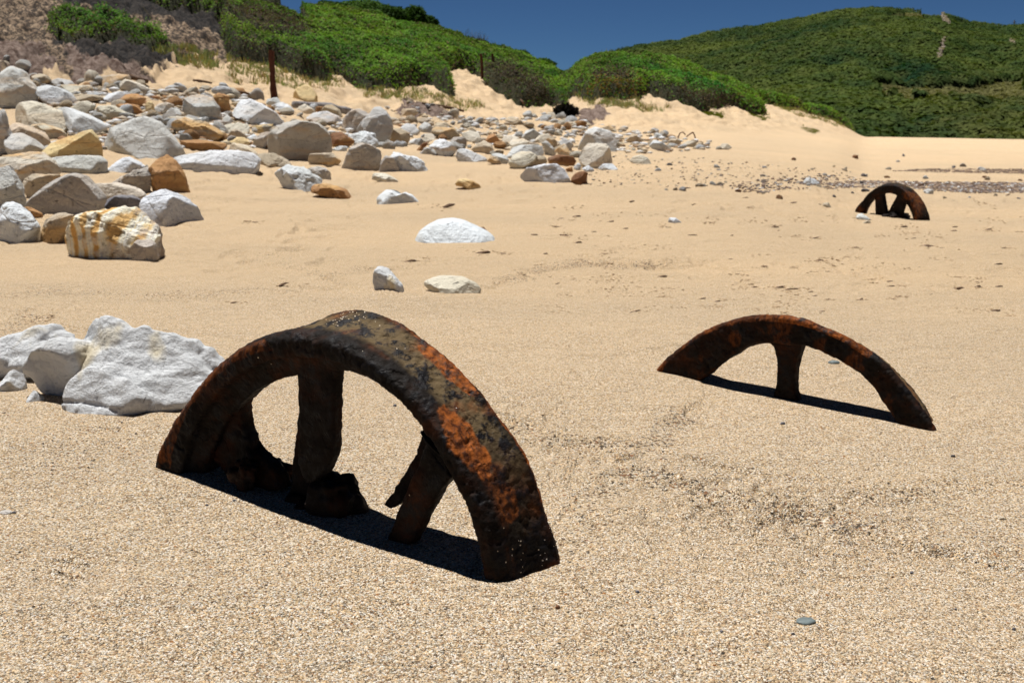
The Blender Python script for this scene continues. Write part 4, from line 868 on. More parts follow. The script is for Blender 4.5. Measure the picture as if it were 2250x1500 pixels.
 (7,[(980,790),(1080,720),(1180,720),(1240,780),(1100,797)],'G',.0,'low knobbly pale grey stone at the foot of the mottled white rock'),
 (7,[(1020,660),(1080,570),(1150,565),(1190,620),(1120,655),(1060,690)],'C',.1,'rounded cream stone above the dark brown sliver'),
 (7,[(1400,810),(1430,735),(1520,735),(1640,790),(1760,840),(1740,870),(1560,872),(1430,855)],'W',.1,'white tapering rock pointing right at the front of the pile'),
 (7,[(890,650),(960,620),(1040,640),(1010,690),(900,680)],'G',.0,'small grey stone left of the rounded cream stone'),
 (7,[(1565,750),(1640,680),(1720,645),(1800,690),(1850,770),(1750,785),(1650,770)],'T',.3,'tan pyramid shaped rock behind the white tapering rock'),
 (7,[(1745,872),(1790,815),(1860,820),(1920,890),(1850,908)],'T',.9,'small stone with an orange face at the tip of the white tapering rock'),
 (7,[(1780,790),(1880,780),(1960,810),(2000,870),(1950,900),(1850,840)],'G',.0,'smooth sloping grey stone behind the orange faced stone'),
 (7,[(1730,650),(1770,580),(1830,568),(1900,650),(1830,685)],'O',.4,'rounded orange stone behind the tan pyramid shaped rock'),
 (7,[(1460,570),(1560,530),(1660,560),(1710,640),(1620,665),(1540,650)],'C',.1,'pale cream rock left of the rounded orange stone'),
 (7,[(790,330),(830,295),(960,295),(1000,340),(950,365),(820,358)],'T',.1,'tan oblong rock lying alone below the dune track'),
 (8,[(730,590),(800,480),(840,390),(930,350),(1060,390),(1130,430),(1155,480),(1140,600),(1060,600),(900,600),(780,600)],'G',.2,'big pale grey saddle shaped boulder at the right end of the pile'),
 (8,[(750,650),(800,560),(860,520),(1040,515),(1080,580),(1110,700),(1050,735),(940,765),(850,740),(770,710)],'C',.6,'cream boulder with an orange stained flat top at the right end of the pile'),
 (8,[(40,640),(120,560),(200,535),(330,530),(430,545),(440,630),(350,650),(200,655),(100,665)],'G',.1,'oblong grey rock above the pair of smooth domed stones'),
 (8,[(75,710),(120,630),(210,595),(300,600),(370,640),(340,690),(200,765),(110,745)],'C',.2,'left of a pair of smooth domed stones near the pile front'),
 (8,[(215,755),(260,690),(350,640),(440,640),(465,700),(400,740),(280,760)],'T',.1,'right of a pair of smooth domed stones near the pile front'),
 (8,[(455,660),(560,630),(720,645),(750,700),(700,745),(600,740),(470,720)],'B',.5,'dark brown oblong block left of the orange topped cream boulder'),
 (8,[(175,810),(240,760),(400,730),(560,722),(640,780),(700,880),(710,915),(500,918),(330,918),(280,895),(200,865)],'W',.1,'wide white rock sloping forward at the very front of the pile'),
 (8,[(690,865),(740,800),(820,790),(862,810),(862,915),(760,918),(700,900)],'B',.6,'craggy brown stump of rock right of the wide white rock'),
 (8,[(800,765),(870,735),(920,770),(940,800),(850,800)],'W',.0,'small bright white stone below the orange topped cream boulder'),
 (8,[(950,770),(1020,720),(1110,720),(1175,780),(1050,787)],'W',.0,'flat bright white stone, rightmost at the foot of the pile'),
 (8,[(520,600),(590,540),(640,520),(720,640),(620,645),(560,615)],'C',.9,'split stone half brown half cream above the dark oblong block'),
 (8,[(390,510),(450,485),(520,560),(550,620),(440,630),(430,560)],'G',.0,'grey sloping stone left of the half brown split stone'),
 (8,[(205,460),(250,390),(330,375),(400,430),(310,500),(240,495)],'G',.1,'round knobbly grey boulder in the right part of the pile'),
 (8,[(300,505),(380,440),(470,420),(500,450),(400,515)],'C',.2,'low cream stone right of the round knobbly grey boulder'),
 (8,[(440,480),(500,440),(560,500),(560,560),(510,560)],'T',.5,'tan block wedged left of the saddle shaped boulder'),
 (8,[(570,500),(640,460),(720,530),(700,590),(640,575)],'G',.3,'grey stone close to the left flank of the saddle shaped boulder'),
 (8,[(70,545),(110,480),(220,470),(300,510),(200,545),(90,575)],'C',.3,'greenish cream stone below the round knobbly grey boulder'),
 (8,[(0,495),(30,440),(120,435),(200,470),(60,505)],'C',.1,'flat cream stone left of the round knobbly grey boulder'),
 (8,[(1270,695),(1310,650),(1390,630),(1460,660),(1505,725),(1370,726)],'C',.2,'lone rounded cream stone on the sand right of the pile'),
 (8,[(1230,490),(1310,415),(1380,470),(1420,510),(1290,508)],'T',.1,'tan pyramid stone right of the saddle shaped boulder'),
 (8,[(1490,470),(1540,410),(1600,430),(1600,475),(1520,480)],'G',.0,'square bluish grey stone in the small cluster near the rusty bars'),
 (8,[(1560,415),(1590,392),(1650,430),(1640,465),(1600,460)],'M',.4,'olive brown block behind the square bluish grey stone'),
 (8,[(1640,510),(1700,470),(1790,490),(1790,530),(1690,532)],'T',.1,'tan wedge stone beneath the rusty bars'),
 (8,[(1460,550),(1520,480),(1600,510),(1740,590),(1640,595),(1500,570)],'W',.3,'long white stone in front of the small cluster'),
 (8,[(1790,530),(1860,490),(1950,500),(1920,550),(1820,552)],'C',.1,'low cream stone right of the tan wedge stone'),
 (8,[(1910,555),(1960,500),(2010,520),(1980,558)],'T',.1,'rightmost tilted tan stone of the small cluster'),
 (8,[(2150,570),(2190,520),(2240,520),(2290,560),(2240,577)],'C',.1,'lone tan domed stone on the sand near the dune foot'),
 (8,[(425,275),(470,212),(530,215),(565,270),(500,280)],'C',.1,'cream stone at the far back next to the black bush'),
 (8,[(40,290),(90,245),(170,270),(190,310),(90,332)],'C',.7,'pale stone with an orange spot at the far back of the pile'),
 (8,[(760,295),(840,280),(880,320),(820,338)],'W',.0,'flat white stone beside the red earth bank'),
 (8,[(1000,360),(1080,335),(1150,380),(1140,410),(1060,400)],'T',.7,'brown stone peeping out behind the saddle shaped boulder'),
 (8,[(720,750),(770,705),(800,740),(780,778),(730,775)],'W',.0,'small rounded white stone at the lower left of the orange topped boulder'),
 (8,[(640,770),(720,740),(715,800),(660,808)],'O',.5,'orange stone just above the craggy brown stump'),
 (9,[(930,1050),(1000,985),(1150,955),(1300,950),(1430,960),(1560,1010),(1700,1100),(1650,1140),(1450,1140),(1250,1155),(1080,1130),(1000,1085)],'C',.5,'flat cream and grey stone half buried behind the biggest wheel'),
 (9,[(1630,345),(1700,328),(1740,370),(1770,400),(1690,395)],'B',.2,'small brown stone behind the right shoulder of the white dome'),
 (0,[(1463,486),(1470,478),(1485,479),(1502,490),(1480,491)],'W',.0,'small bright white triangular stone alone in mid beach'),
 (0,[(1803,456),(1812,445),(1822,445),(1828,456),(1815,457)],'T',.8,'small brown stone left of the farthest wheel'),
 (0,[(1881,480),(1886,471),(1896,469),(1914,481),(1900,483)],'G',.0,'small grey domed stone in front of the farthest wheel'),
 (0,[(1894,490),(1906,484),(1913,486),(1911,491)],'T',.6,'tiny tan stone just below the grey one by the farthest wheel'),
 (0,[(1760,402),(1775,390),(1790,393),(1806,402),(1785,404)],'W',.0,'flat bright white stone on the gravel left of the farthest wheel'),
 (0,[(2028,420),(2040,415),(2052,418),(2050,424),(2035,425)],'G',.0,'flat grey stone right beside the farthest wheel'),
 (0,[(1870,348),(1876,340),(1885,341),(1887,348)],'B',.5,'small brown stone on the far sand below the hill'),
 (0,[(1981,344),(1985,337),(1989,343)],'D',.0,'tiny dark upright stone on the far sand'),
]
PL = {'largest blocky boulder in mid pile, ribbed cream left side, flat shaded front': [((.35,-.93,-.08), .45)], 'upright grey boulder with a brown stripe down its middle': [((.2,-.95,-.15), .4)],
 'pointed orange brown rock with a ragged pale tip': [((.5,-.85,-.1), .4)], 'yellow angular block with a flat sloping top and striped side': [((-.3,-.5,.8), .45), ((.5,-.85,-.1), .5)],
 'smooth grey brown domed boulder above the striped yellow rock': [((.1,-.97,.1), .45)], 'hollowed grey brown boulder at the front edge of the middle pile': [((.2,-.95,.1), .45)],
 'big grey cracked triangular boulder right of the yellow block': [((.1,-.8,.5), .35)], 'squat grey block touching the right side of the hollowed boulder': [((.2,-.95,-.1), .45)],
 'tall pointed grey boulder in the middle of the pile': [((.25,-.93,.15), .4)], 'flat cream and grey stone half buried behind the biggest wheel': [((0,-.35,.94), .45)], 'flat slab with a shaded ochre front edge, topped with sand': [((0,-.95,-.25), .4), ((0,-.1,1), .5)]}
for rk in ROCKS:
    z, pts, tone, st, lab = rk
    sc = TR[z][2]; wpx = (max(p[0] for p in pts)-min(p[0] for p in pts))/sc
    smooth_ = any(k in lab for k in ('smooth', 'round', 'dome', 'egg', 'oval'))
    rough_ = any(k in lab for k in ('rough', 'craggy', 'jagged', 'lumpy', 'knobbly', 'mottled'))
    rock(z, pts, tone, st, lab, depth=.95, fac=(3 if smooth_ else 10), amp=(.03 if smooth_ else .13 if rough_ else .06), sub=(5 if wpx > 70 else 4 if wpx > 25 else 3), group=FIELD if z != 9 else None,
         planes=PL.get(lab, ()), name='boulder' if wpx > 45 else 'stone', cat='boulder' if wpx > 45 else 'stone', g=.62 if not smooth_ else .8, **({'sink': .05} if 'flat cream and grey' in lab else {}))
# striped hero rock and its grey neighbour
rock(5,[(415,1330),(470,1210),(560,1090),(660,1050),(820,1045),(930,1030),(1000,1060),(1060,1130),(1120,1180),(1155,1320),(1140,1390),(1040,1400),(900,1385),(780,1365),(560,1365)],'Y',.5,'white rock with curved yellow and orange stripes at the pile front', m=stone_banded, sub=6, amp=.10, fac=7, group=FIELD, seed=5)
rock(5,[(935,1320),(990,1250),(1050,1240),(1110,1290),(1140,1370),(1080,1400),(960,1395)],'M',.1,'small smooth grey stone at the right end of the striped rock', sub=5, amp=.03, group=FIELD, dist=3.22)
rock(9,[(830,490),(900,390),(1000,310),(1120,250),(1300,232),(1450,260),(1580,320),(1700,380),(1800,430),(1890,500),(1500,515),(1150,500)],'W',.0,'smooth white dome shaped rock alone on the open sand', depth=1.3, sub=5, amp=.02, fac=0, g=.95, planes=[((0,-.6,.8), .62)])
rock(9,[(345,910),(355,860),(385,820),(430,808),(520,860),(620,960),(700,1050),(735,1125),(540,1130),(440,1128),(370,1085),(350,1000)],'W',.0,'upright speckled white grey stone standing behind the biggest wheel', depth=.8, sub=5, amp=.10, fac=6, m=stone_near)

# big white rock at front left: lobes grown together
def lobe(pts, z, D, dep, seed, amp=.05, g=.6, fac=3, planes=()):
    o = rock(z, pts, 'W', 0, 'x', depth=dep, fac=fac, amp=amp, sub=5, dist=D, g=g, seed=seed, planes=planes); me = o.data
    me.transform(o.matrix_basis if o.matrix_basis else o.matrix_world); bpy.data.objects.remove(o); return me
lobes = [
 lobe([(660,640),(620,330),(640,225),(750,160),(890,145),(1000,180),(1200,270),(1300,235),(1420,285),(1600,340),(1900,450),(2180,600),(2080,760),(1740,940),(1250,1125),(960,1060),(800,760)], 10, 1.485, .5, 3, .06, .6, 4, [((.2,-.72,.65), .42), ((-.5,-.7,.5), .6)]),
 lobe([(-160,640),(-100,390),(100,315),(350,258),(520,255),(680,330),(700,560),(400,640),(100,620)], 10, 1.66, .8, 8, .08, .6, 6),
 lobe([(185,640),(215,540),(380,400),(600,350),(850,400),(900,500),(860,600),(760,720),(520,900),(350,820),(240,740)], 10, 1.52, .5, 12, .03, .55, 0, [((-.25,-.90,-.36), .25)]),
 lobe([(560,960),(590,860),(690,730),(820,670),(1080,690),(1280,740),(1450,840),(1430,1000),(1250,1135),(1050,1105),(800,1085),(600,1050)], 10, 1.455, .5, 15, .06, .6, 5, [((-.2,-.8,.55), .5)]),
]
bm = bmesh.new()
for me in lobes: bm.from_mesh(me)
me = bpy.data.meshes.new('union'); bm.to_mesh(me); bm.free()
tmp = bpy.data.objects.new('union', me); S.collection.objects.link(tmp)
md = tmp.modifiers.new('r', 'REMESH'); md.mode = 'VOXEL'; md.voxel_size = .0035
md2 = tmp.modifiers.new('s', 'SMOOTH'); md2.factor = .5; md2.iterations = 2
dg = bpy.context.evaluated_depsgraph_get(); em = bpy.data.meshes.new_from_object(tmp.evaluated_get(dg)); bpy.data.objects.remove(tmp)
nvt = len(em.vertices); co_ = np.zeros(nvt*3, np.float32); em.vertices.foreach_get('co', co_); co_ = co_.reshape(-1, 3).astype(float)
nr_ = np.zeros(nvt*3, np.float32); em.vertices.foreach_get('normal', nr_); nr_ = nr_.reshape(-1, 3)
co_ = co_+nr_*(fbm(co_*9, 3)*.007+np.abs(fbm(co_*11+2, 4))*.003+fbm(co_*40+4, 4)*.0026-np.exp(-(fbm(co_*P3(np.array(.6), np.array(1.), 1.6)*7+9, 2)*14)**2)*.004)[:, None]
cen = co_.mean(0); em.vertices.foreach_set('co', (co_-cen).astype(np.float32).ravel()); em.update()
em.polygons.foreach_set('use_smooth', np.ones(len(em.polygons), bool)); em.materials.clear()
link('boulder', em, stone_near, label='large bumpy white rock partly behind the biggest wheel, shaded hollow at its left', cat='boulder', loc=tuple(cen))
rock(10,[(-30,860),(0,780),(70,680),(150,645),(200,680),(240,780),(230,870),(100,890),(20,890)],'W',.0,'small grey white rock at the left photo edge below the large white rock', sub=5, amp=.06, dist=1.585, m=stone_near)
rock(10,[(250,960),(280,890),(310,855),(350,880),(420,940),(380,975),(300,980)],'W',.1,'little white pointed stone in front of the shaded hollow', sub=4, amp=.04, name='stone', dist=1.505, m=stone_near)

# foreground pebbles
def pebble(px, py, w_px, h_px, col, label, m=stone, group=None, rot=0.0):
    x, y, z = hit(px, py+h_px*.5); V, Fc = ico(3); w = w_px/F_PX*y; h = h_px/F_PX*y
    P = V*np.array([w*.5, w*.33, h*.6])*(1+.15*fbm(V*1.3+px, 3))[:, None]
    c, s_ = math.cos(rot), math.sin(rot); P = np.stack([P[:, 0]*c-P[:, 1]*s_, P[:, 0]*s_+P[:, 1]*c, P[:, 2]], -1)
    zz = float(height(np.array([x]), np.array([y]))[0])
    return link('pebble', new_mesh('pebble', P, Fc), m, label=label, cat='pebble', group=group, loc=(x, y, zz+h*.18), color=(*col, 0))
pebble(1770, 1364, 50, 11, (.2, .24, .24), 'flat grey green pebble at the lower right of the sand', pebble_dark, rot=.3)
pebble(1832, 798, 26, 9, (.2, .2, .2), 'small flat grey pebble behind the low arched wheel', pebble_dark)
PG = 'tiny dark pebbles on the near sand'
for px, py, w, h, c in [(2093,1010,11,7,'D'),(2203,1138,14,7,'T'),(2004,1247,9,8,'D'),(2228,1376,10,9,'D'),(1585,1390,9,6,'D'),(1742,1394,9,7,'D'),(1225,1330,12,11,'B'),(1400,1310,10,7,'D'),(868,898,8,7,'D'),(1720,930,12,6,'D'),(1365,1380,6,5,'B'),
                        (2100,1335,6,6,'D'),(1390,1045,5,5,'D'),(515,1105,8,4,'D'),(1963,1250,7,5,'B'),(1795,1215,7,7,'O'),(12,1120,30,8,'M'),(30,1115,10,6,'D'),(660,1385,8,6,'D'),(455,1110,8,5,'D'),(690,1100,26,9,'T')]:
    pebble(px, py, w, h, PAL[c], 'tiny pebble lying on the near sand', group=PG)

# ------------------------------------------------------------ small repeated stones
protos = []
for s_ in range(6):
    V, Fc = ico(3); r = np.random.default_rng(50+s_); P = V*np.array([1, r.uniform(.6, .95), r.uniform(.45, .8)])
    for k in range(6):
        nn = unit(r.normal(size=3)); off = (P@nn).max()*r.uniform(.65, .85); P = P-nn*np.maximum(P@nn-off, 0)[:, None]*.95
    P = P*(1+.10*fbm(V*2+s_*5, 3))[:, None]; me = new_mesh('stone', P, Fc); me.materials.append(stone); protos.append(me)
def scatter(poly, count, wpx, tones, name, label, cat, group, rise=.30):
    xs_ = [p[0] for p in poly]; ys_ = [p[1] for p in poly]; k = 0
    while k < count:
        px, py = random.uniform(min(xs_), max(xs_)), random.uniform(min(ys_), max(ys_))
        if not inpoly(np.array([px]), np.array([py]), poly)[0]: continue
        k += 1; x, y, z = hit(px, py); z = float(height(np.array([x]), np.array([y]))[0])
        w = random.uniform(*wpx)/F_PX*y*.5; t = random.choice(tones)
        o = bpy.data.objects.new(name, random.choice(protos)); S.collection.objects.link(o)
        o.scale = (w, w*random.uniform(.7, 1.1), w*random.uniform(.7, 1.1)); o.rotation_euler = (random.gauss(0, .3), random.gauss(0, .3), random.uniform(0, 6.3)); o.location = (x, y+w*.5, z+w*rise)
        words = {'W': 'white', 'G': 'grey', 'C': 'cream', 'T': 'tan', 'O': 'orange', 'B': 'brown', 'M': 'grey brown', 'D': 'dark grey', 'Y': 'yellow'}
        o['label'] = label % words[t]; o['category'] = cat; o['group'] = (group % words[t])
        c = np.array(PAL[t])*random.uniform(.9, 1.1); o.color = (*c, random.choice([0, .2, .6]))
scatter([(60,190),(160,175),(330,185),(500,190),(600,225),(600,300),(480,330),(300,300),(150,250)], 130, (18, 46), 'WWGGGCCTTOM', 'stone', 'small %s stone filling gaps in the left boulder pile', 'stone', 'small %s stones in the left pile')
scatter([(600,225),(760,250),(900,250),(1000,270),(1130,300),(1300,330),(1300,350),(1080,350),(850,330),(640,330)], 60, (16, 38), 'WWGGGCCTTO', 'stone', 'small %s stone filling gaps in the middle boulder pile', 'stone', 'small %s stones in the middle pile')
scatter([(930,250),(1080,258),(1220,255),(1300,280),(1280,310),(1100,300),(1000,285)], 60, (12, 32), 'WWGGCCTTO', 'stone', 'small %s stone in the far trail of rocks near the dune gap', 'stone', 'small %s stones in the far trail')
scatter([(1300,300),(1450,290),(1560,310),(1600,330),(1450,335),(1330,330)], 28, (8, 26), 'WWGGCCTM', 'stone', 'small %s stone strewn right of the pile', 'stone', 'small %s stones strewn right of the pile')
scatter([(1330,345),(1600,345),(2000,350),(2250,375),(2250,440),(1900,440),(1500,430),(1300,390)], 60, (8, 20), 'WGGDBTTM', 'beach_stone', 'small flat %s stone on the open sand near the gravel strip', 'stone', 'small flat %s stones on the open sand', .12)
scatter([(820,215),(1000,250),(990,262),(870,245)], 26, (6, 16), 'BTWM', 'stone', 'little %s rubble stone on the red earth below the dune', 'stone', 'little %s rubble stones below the dune')
scatter([(0,150),(130,165),(330,180),(300,195),(90,190),(0,180)], 22, (12, 40), 'TMBMG', 'stone', '%s rubble stone at the foot of the eroded bank', 'stone', '%s rubble stones at the foot of the bank')

# gravel strips: uncountable
V0, F0 = ico(1)
def gravel(name, poly, n, wpx, label, cols):
    Vs, Fs, Cs = [], [], []; xs_ = [p[0] for p in poly]; ys_ = [p[1] for p in poly]
    qx = rng.uniform(min(xs_), max(xs_), n*3); qy = rng.uniform(min(ys_), max(ys_), n*3); k = inpoly(qx, qy, poly); qx, qy = qx[k][:n], qy[k][:n]
    for i, (a, c) in enumerate(zip(qx, qy)):
        x, y, z = hit(a, c); w = rng.uniform(*wpx)/F_PX*y*.5
        R3 = V0*np.array([w, w*rng.uniform(.6, 1), w*rng.uniform(.3, .6)])*(1+.2*rng.normal(size=(len(V0), 1))*.5)
        Vs.append(R3+np.array([x, y, z+w*.2])); Fs.append(F0+i*len(V0)); Cs.append(np.repeat([np.array(cols[rng.integers(len(cols))])*rng.uniform(.8, 1.2)], len(V0), 0))
    link(name, new_mesh(name, np.concatenate(Vs), np.concatenate(Fs), False, np.concatenate(Cs)), gravel_mat, kind='stuff', label=label)
gravel_mat, nt, b = mat('gravel', .85, .2); N = NT(nt); nt.links.new(N.attr('tone'), b.inputs['Base Color'])
GC = [(.20, .14, .10), (.26, .18, .125), (.16, .12, .10), (.24, .17, .125), (.18, .135, .11), (.32, .24, .17), (.13, .09, .075), (.2, .18, .18), (.55, .55, .54)]
gravel('gravel_strip', [(1800,405),(1900,398),(2030,400),(2800,408),(2800,432),(2120,424),(1960,414),(1860,413)], 7000, (3, 9), 'brown gravel strip running to the right photo edge', GC)
gravel('gravel_scatter', [(1560,408),(1700,392),(1850,385),(1900,395),(1850,420),(1650,425)], 420, (3, 9), 'loose small gravel thinning out left of the farthest wheel', GC)
gravel('gravel_strip', [(1950,376),(2050,371),(2700,374),(2700,387),(2080,380)], 3000, (2, 6), 'thin far band of brown gravel on the right', GC[:5])
gravel('shell_grit', [(1050,1010),(1250,960),(1400,1040),(1700,1110),(1900,1150),(2250,1180),(2250,1260),(1800,1200),(1500,1160),(1200,1060)], 900, (2, 5.5), 'coarse dark grit gathered along a faint line in the near sand', [(.06, .05, .04), (.2, .1, .05), (.35, .18, .07), (.12, .1, .09), (.6, .58, .52)])
gravel('shell_grit', [(0,900),(320,930),(330,1010),(200,1060),(0,1040)], 350, (2, 6), 'coarse grit in the sand below the large white rock', [(.06, .05, .04), (.25, .12, .06), (.35, .18, .07), (.12, .1, .09), (.6, .58, .52)])
gravel('wrack_fragments', [(1250,340),(1500,345),(1900,380),(1700,420),(1300,410)], 500, (2, 7), 'fine dark fragments strewn on the sand beside the pile', [(.15, .1, .07), (.3, .22, .15), (.1, .09, .09), (.45, .4, .33)])

gravel('rubble', [(930,255),(1080,262),(1220,262),(1560,310),(1560,330),(1300,345),(1100,330),(930,290)], 600, (4, 22), 'small pale rubble between the stones of the far trail', [(.5, .49, .47), (.6, .6, .6), (.4, .33, .25), (.5, .42, .3), (.3, .2, .12)])
gravel('rubble', [(60,200),(500,200),(640,260),(900,262),(900,320),(600,330),(100,330)], 900, (6, 28), 'small rubble wedged between the boulders of the left pile', [(.45, .44, .42), (.58, .58, .58), (.4, .33, .25), (.5, .42, .3), (.3, .17, .09)])
# ------------------------------------------------------------ driftwood, post, bars
def log(name, p0, p1, r_px, m, label, cat, grp=None, bend=.02, lift=.4, z1=None):
    a = np.array(hit(*p0)); c = np.array(hit(*p1)); r0 = r_px/F_PX*a[1]; a[2] += r0*lift; c[2] += r0*lift
    if z1: c[2] += z1
    mid = a; L = np.linalg.norm(c-a); Vs, Fs = [], []; n_ = 9
    pts = [a+(c-a)*t+np.array([0, bend*L*math.sin(t*5), bend*L*math.sin(t*3.1)])-a for t in np.linspace(0, 1, n_)]
    tube(Vs, Fs, pts, [r0*(1-.25*abs(t-.4))*(1+.12*random.gauss(0, 1)) for t in np.linspace(0, 1, n_)], 12)
    Fs4 = np.array(Fs); me = new_mesh(name, np.array(Vs), Fs4); bm = bmesh.new(); bm.from_mesh(me); bmesh.ops.holes_fill(bm, edges=[e for e in bm.edges if e.is_boundary], sides=0); bm.to_mesh(me); bm.free()
    return link(name, me, m, label=label, cat=cat, group=grp, loc=tuple(a))
log('driftwood_log', (645,234), (775,250), 9, grey_wood, 'thick weathered grey log lying behind the pile, below the cone boulder', 'log')
log('driftwood_plank', (927,229), (1020,246), 3, brown_wood, 'thin dark brown timber lying on the sand below the dune', 'timber')
log('driftwood_plank', (512,203), (556,210), 3, brown_wood, 'short dark stick left of the rusty post', 'stick')
log('driftwood_plank', (180,152), (325,182), 5, brown_wood, 'long rusty brown beam along the foot of the eroded bank', 'beam')
log('driftwood_plank', (1125,205), (1150,228), 2.5, brown_wood, 'short brown branch on the slope near the dune gap', 'branch')
log('driftwood_plank', (425,178), (465,184), 2.5, brown_wood, 'thin stick behind the brown stones at the pile crest', 'stick')
# rusty post: two angle-iron leaves and a leaning rod
post = link('rusty_post', None, label='rusty iron post standing upright behind the boulder pile', cat='post')
x, y, z = hit(603, 216); post.location = (x, y, z); hgt = 98/F_PX*y; w = 12/F_PX*y
bm = bmesh.new()
def boxm(bm, c, d, rotz=0, roty=0):
    from mathutils import Matrix
    bmesh.ops.create_cube(bm, size=1, matrix=Matrix.Translation(c) @ Matrix.Rotation(rotz, 4, 'Z') @ Matrix.Rotation(roty, 4, 'Y') @ Matrix.Diagonal((*d, 1)))
boxm(bm, (-w*.25, 0, hgt*.45), (w*.75, w*.22, hgt*1.1)); boxm(bm, (w*.12, w*.35, hgt*.44), (w*.2, w*.72, hgt*1.08))
bmesh.ops.subdivide_edges(bm, edges=[e for e in bm.edges if e.calc_length() > hgt*.5], cuts=14, use_grid_fill=True)
for v in bm.verts: v.co.x += random.gauss(0, w*.05)
me = bpy.data.meshes.new('flange'); bm.to_mesh(me); bm.free(); link('flange', me, rust_post, post)
Vs, Fs = [], []; tube(Vs, Fs, [(w*.1, -.02, hgt*.55), (w*.5, -.08, hgt*.25), (w*1.0, -.14, -hgt*.12)], [w*.16]*3, 8)
link('leaning_rod', new_mesh('leaning_rod', np.array(Vs), np.array(Fs)), rust_post, post)
for px, lab in ((1060, 'left'), (1085, 'right')):
    x, y, z = hit(px, 175); hh = 42/F_PX*y; Vs, Fs = [], []
    tube(Vs, Fs, [(0, 0, -.1), (.0, 0, hh*.5), (-.03, 0, hh)], [.035, .032, .03], 8)
    me = new_mesh('stake', np.array(Vs), np.array(Fs)); link('stake', me, rust_post, label='%s of two short rusty stakes half hidden in the green dune scrub' % lab, cat='stake', loc=(x, y-.25, z+.1))
bars = link('rusty_bars', None, label='bent thin rusty iron bars sticking up among the small stone cluster', cat='scrap iron')
x, y, z = hit(1508, 305); bars.location = (x, y, z); s_ = y/F_PX
for pl in ([(-18, 2), (-14, 12), (-8, 14), (-2, 8)], [(0, 4), (8, 10), (14, 14)], [(14, 13), (17, 8), (20, 0)], [(-82, 0), (-80, 8), (-74, 4)]):
    Vs, Fs = [], []; tube(Vs, Fs, [(a*s_, 0, c*s_) for a, c in pl], [1.3*s_]*len(pl), 6); link('bar', new_mesh('bar', np.array(Vs), np.array(Fs)), rust_post, bars)

# black bush at the dune gap
bb = link('dead_bush', None, label='black tangled dead bush where the trail of rocks meets the dune', cat='bush'); x, y, z = hit(1243, 258); bb.location = (x, y, z)
n = 1500; d = unit(rng.normal(size=(n, 3))); Pp = d*(rng.random(n)**.4)[:, None]*np.array([24/F_PX*y, .2, 13/F_PX*y])+np.array([0, 0, 10/F_PX*y])
link('twigs', leaves_mesh('twigs', Pp, unit(rng.normal(size=(n, 3))), .05+.05*rng.random(n), np.repeat([[.014, .012, .012]], n, 0), 2.5), leaf, bb)

# beach litter: slivers of bark and weed
slv = []
for s_ in range(3):
    V, Fc = ico(2); P = V*np.array([1, .35, .16])*(1+.3*fbm(V*1.5+s_*3, 2))[:, None]; P[:, 2] += .15*np.sin(P[:, 0]*2); me = new_mesh('bark_sliver', P, Fc); me.materials.append(brown_wood); slv.append(me)
SL = [(980,457,40),(900,575,30),(1060,557,36),(1105,557,16),(935,570,14),(1395,687,26),(1655,620,20),(1710,628,30),(1745,632,22),(2100,630,40),(2150,635,18),(2180,683,34),(1925,620,10),(1800,572,20),(1830,576,14),(1650,458,8),(1745,520,14),(1790,525,22),(1880,545,16),(2040,540,40),(1985,500,26),(2170,503,20),(1560,492,10),(620,627,30),(510,663,22),(540,490,10),
      (560,492,14),(1240,518,20),(1220,498,16),(1680,585,16),(1620,597,12),(1640,610,10),(1330,560,10),(1890,655,18),(1960,655,12),(1470,632,10),(1820,660,14),(1700,500,12),(2240,507,16),(2225,545,14),(1975,652,12),(1150,600,12),(1180,585,8),(80,705,22),(110,700,14),(150,1243,14),(185,1240,12),(165,1247,10)]
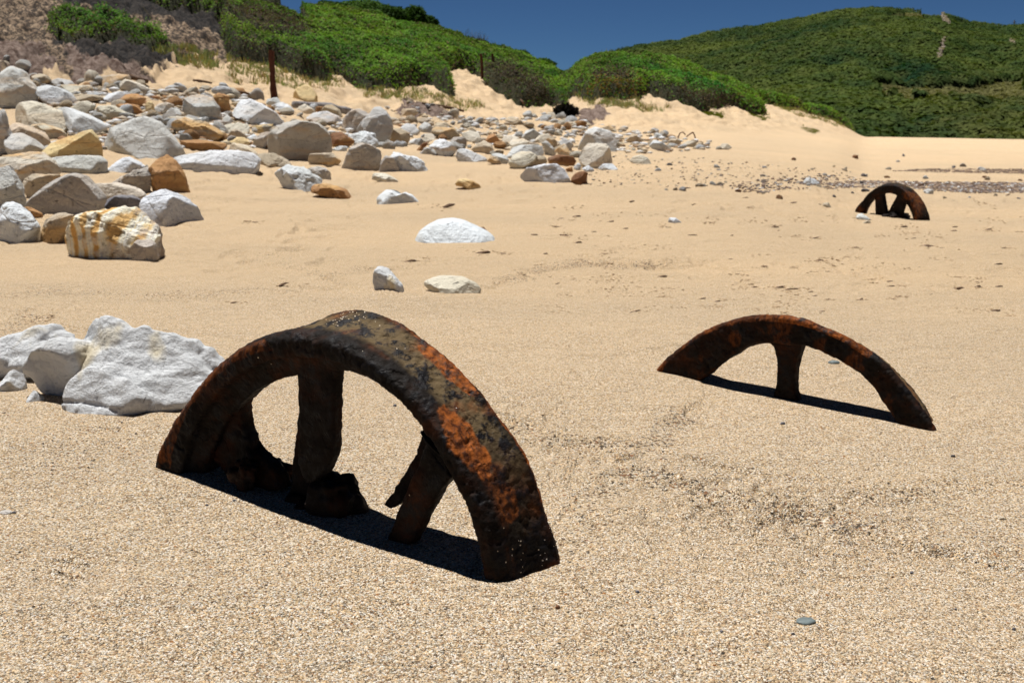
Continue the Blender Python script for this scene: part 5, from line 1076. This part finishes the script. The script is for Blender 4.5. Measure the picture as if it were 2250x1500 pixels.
for px, py, w in SL:
    x, y, z = hit(px, py); z = float(height(np.array([x]), np.array([y]))[0]); o = bpy.data.objects.new('bark_sliver', random.choice(slv)); S.collection.objects.link(o)
    k = w/F_PX*y*.5; o.scale = (k, k, k*random.uniform(.6, 1.3)); o.rotation_euler = (random.gauss(0, .2), random.gauss(0, .12), random.gauss(0, .35)); o.location = (x, y, z+k*.06)
    o['label'] = 'thin brown sliver of bark or weed on the open sand'; o['category'] = 'driftwood'; o['group'] = 'slivers of bark scattered over the sand'
print('objects', len(S.objects))

# trampled clods of sand and more litter in the middle distance
pts_ = [(a, b_, w) for a, b_, w in SL]+[(random.uniform(1180, 2250), random.uniform(440, 700), random.uniform(10, 40)) for _ in range(60)]
Vs, Fs, Cs = [], [], []
for px, py, w in pts_:
    for _ in range(16):
        a, b_ = px+random.gauss(0, w*.8), py+random.gauss(0, w*.13); x, y, z = hit(a, b_); z = float(height(np.array([x]), np.array([y]))[0])
        k = random.uniform(2.0, 8.0)/F_PX*y*.5; Q = V0*np.array([k, k*.8, k*random.uniform(.35, .6)])*(1+.15*rng.normal(size=(len(V0), 1)))
        Vs.append(Q+np.array([x, y, z+k*.15])); Fs.append(F0+len(Vs)*len(V0)-len(V0)); c = random.uniform(.75, 1.05); Cs.append(np.repeat([[.55*c, .40*c, .25*c]], len(V0), 0))
link('sand_clods', new_mesh('sand_clods', np.concatenate(Vs), np.concatenate(Fs), False, np.concatenate(Cs)), gravel_mat, kind='stuff', label='small clods of trampled sand in the middle distance')
for px, py, w in [(random.uniform(1150, 2240), random.uniform(430, 690), random.uniform(7, 22)) for _ in range(45)]:
    x, y, z = hit(px, py); z = float(height(np.array([x]), np.array([y]))[0]); o = bpy.data.objects.new('bark_sliver', random.choice(slv)); S.collection.objects.link(o)
    k = w/F_PX*y*.5; o.scale = (k, k, k*random.uniform(.6, 1.3)); o.rotation_euler = (random.gauss(0, .2), random.gauss(0, .12), random.gauss(0, .35)); o.location = (x, y, z+k*.06)
    o['label'] = 'thin brown sliver of bark or weed on the open sand'; o['category'] = 'driftwood'; o['group'] = 'slivers of bark scattered over the sand'
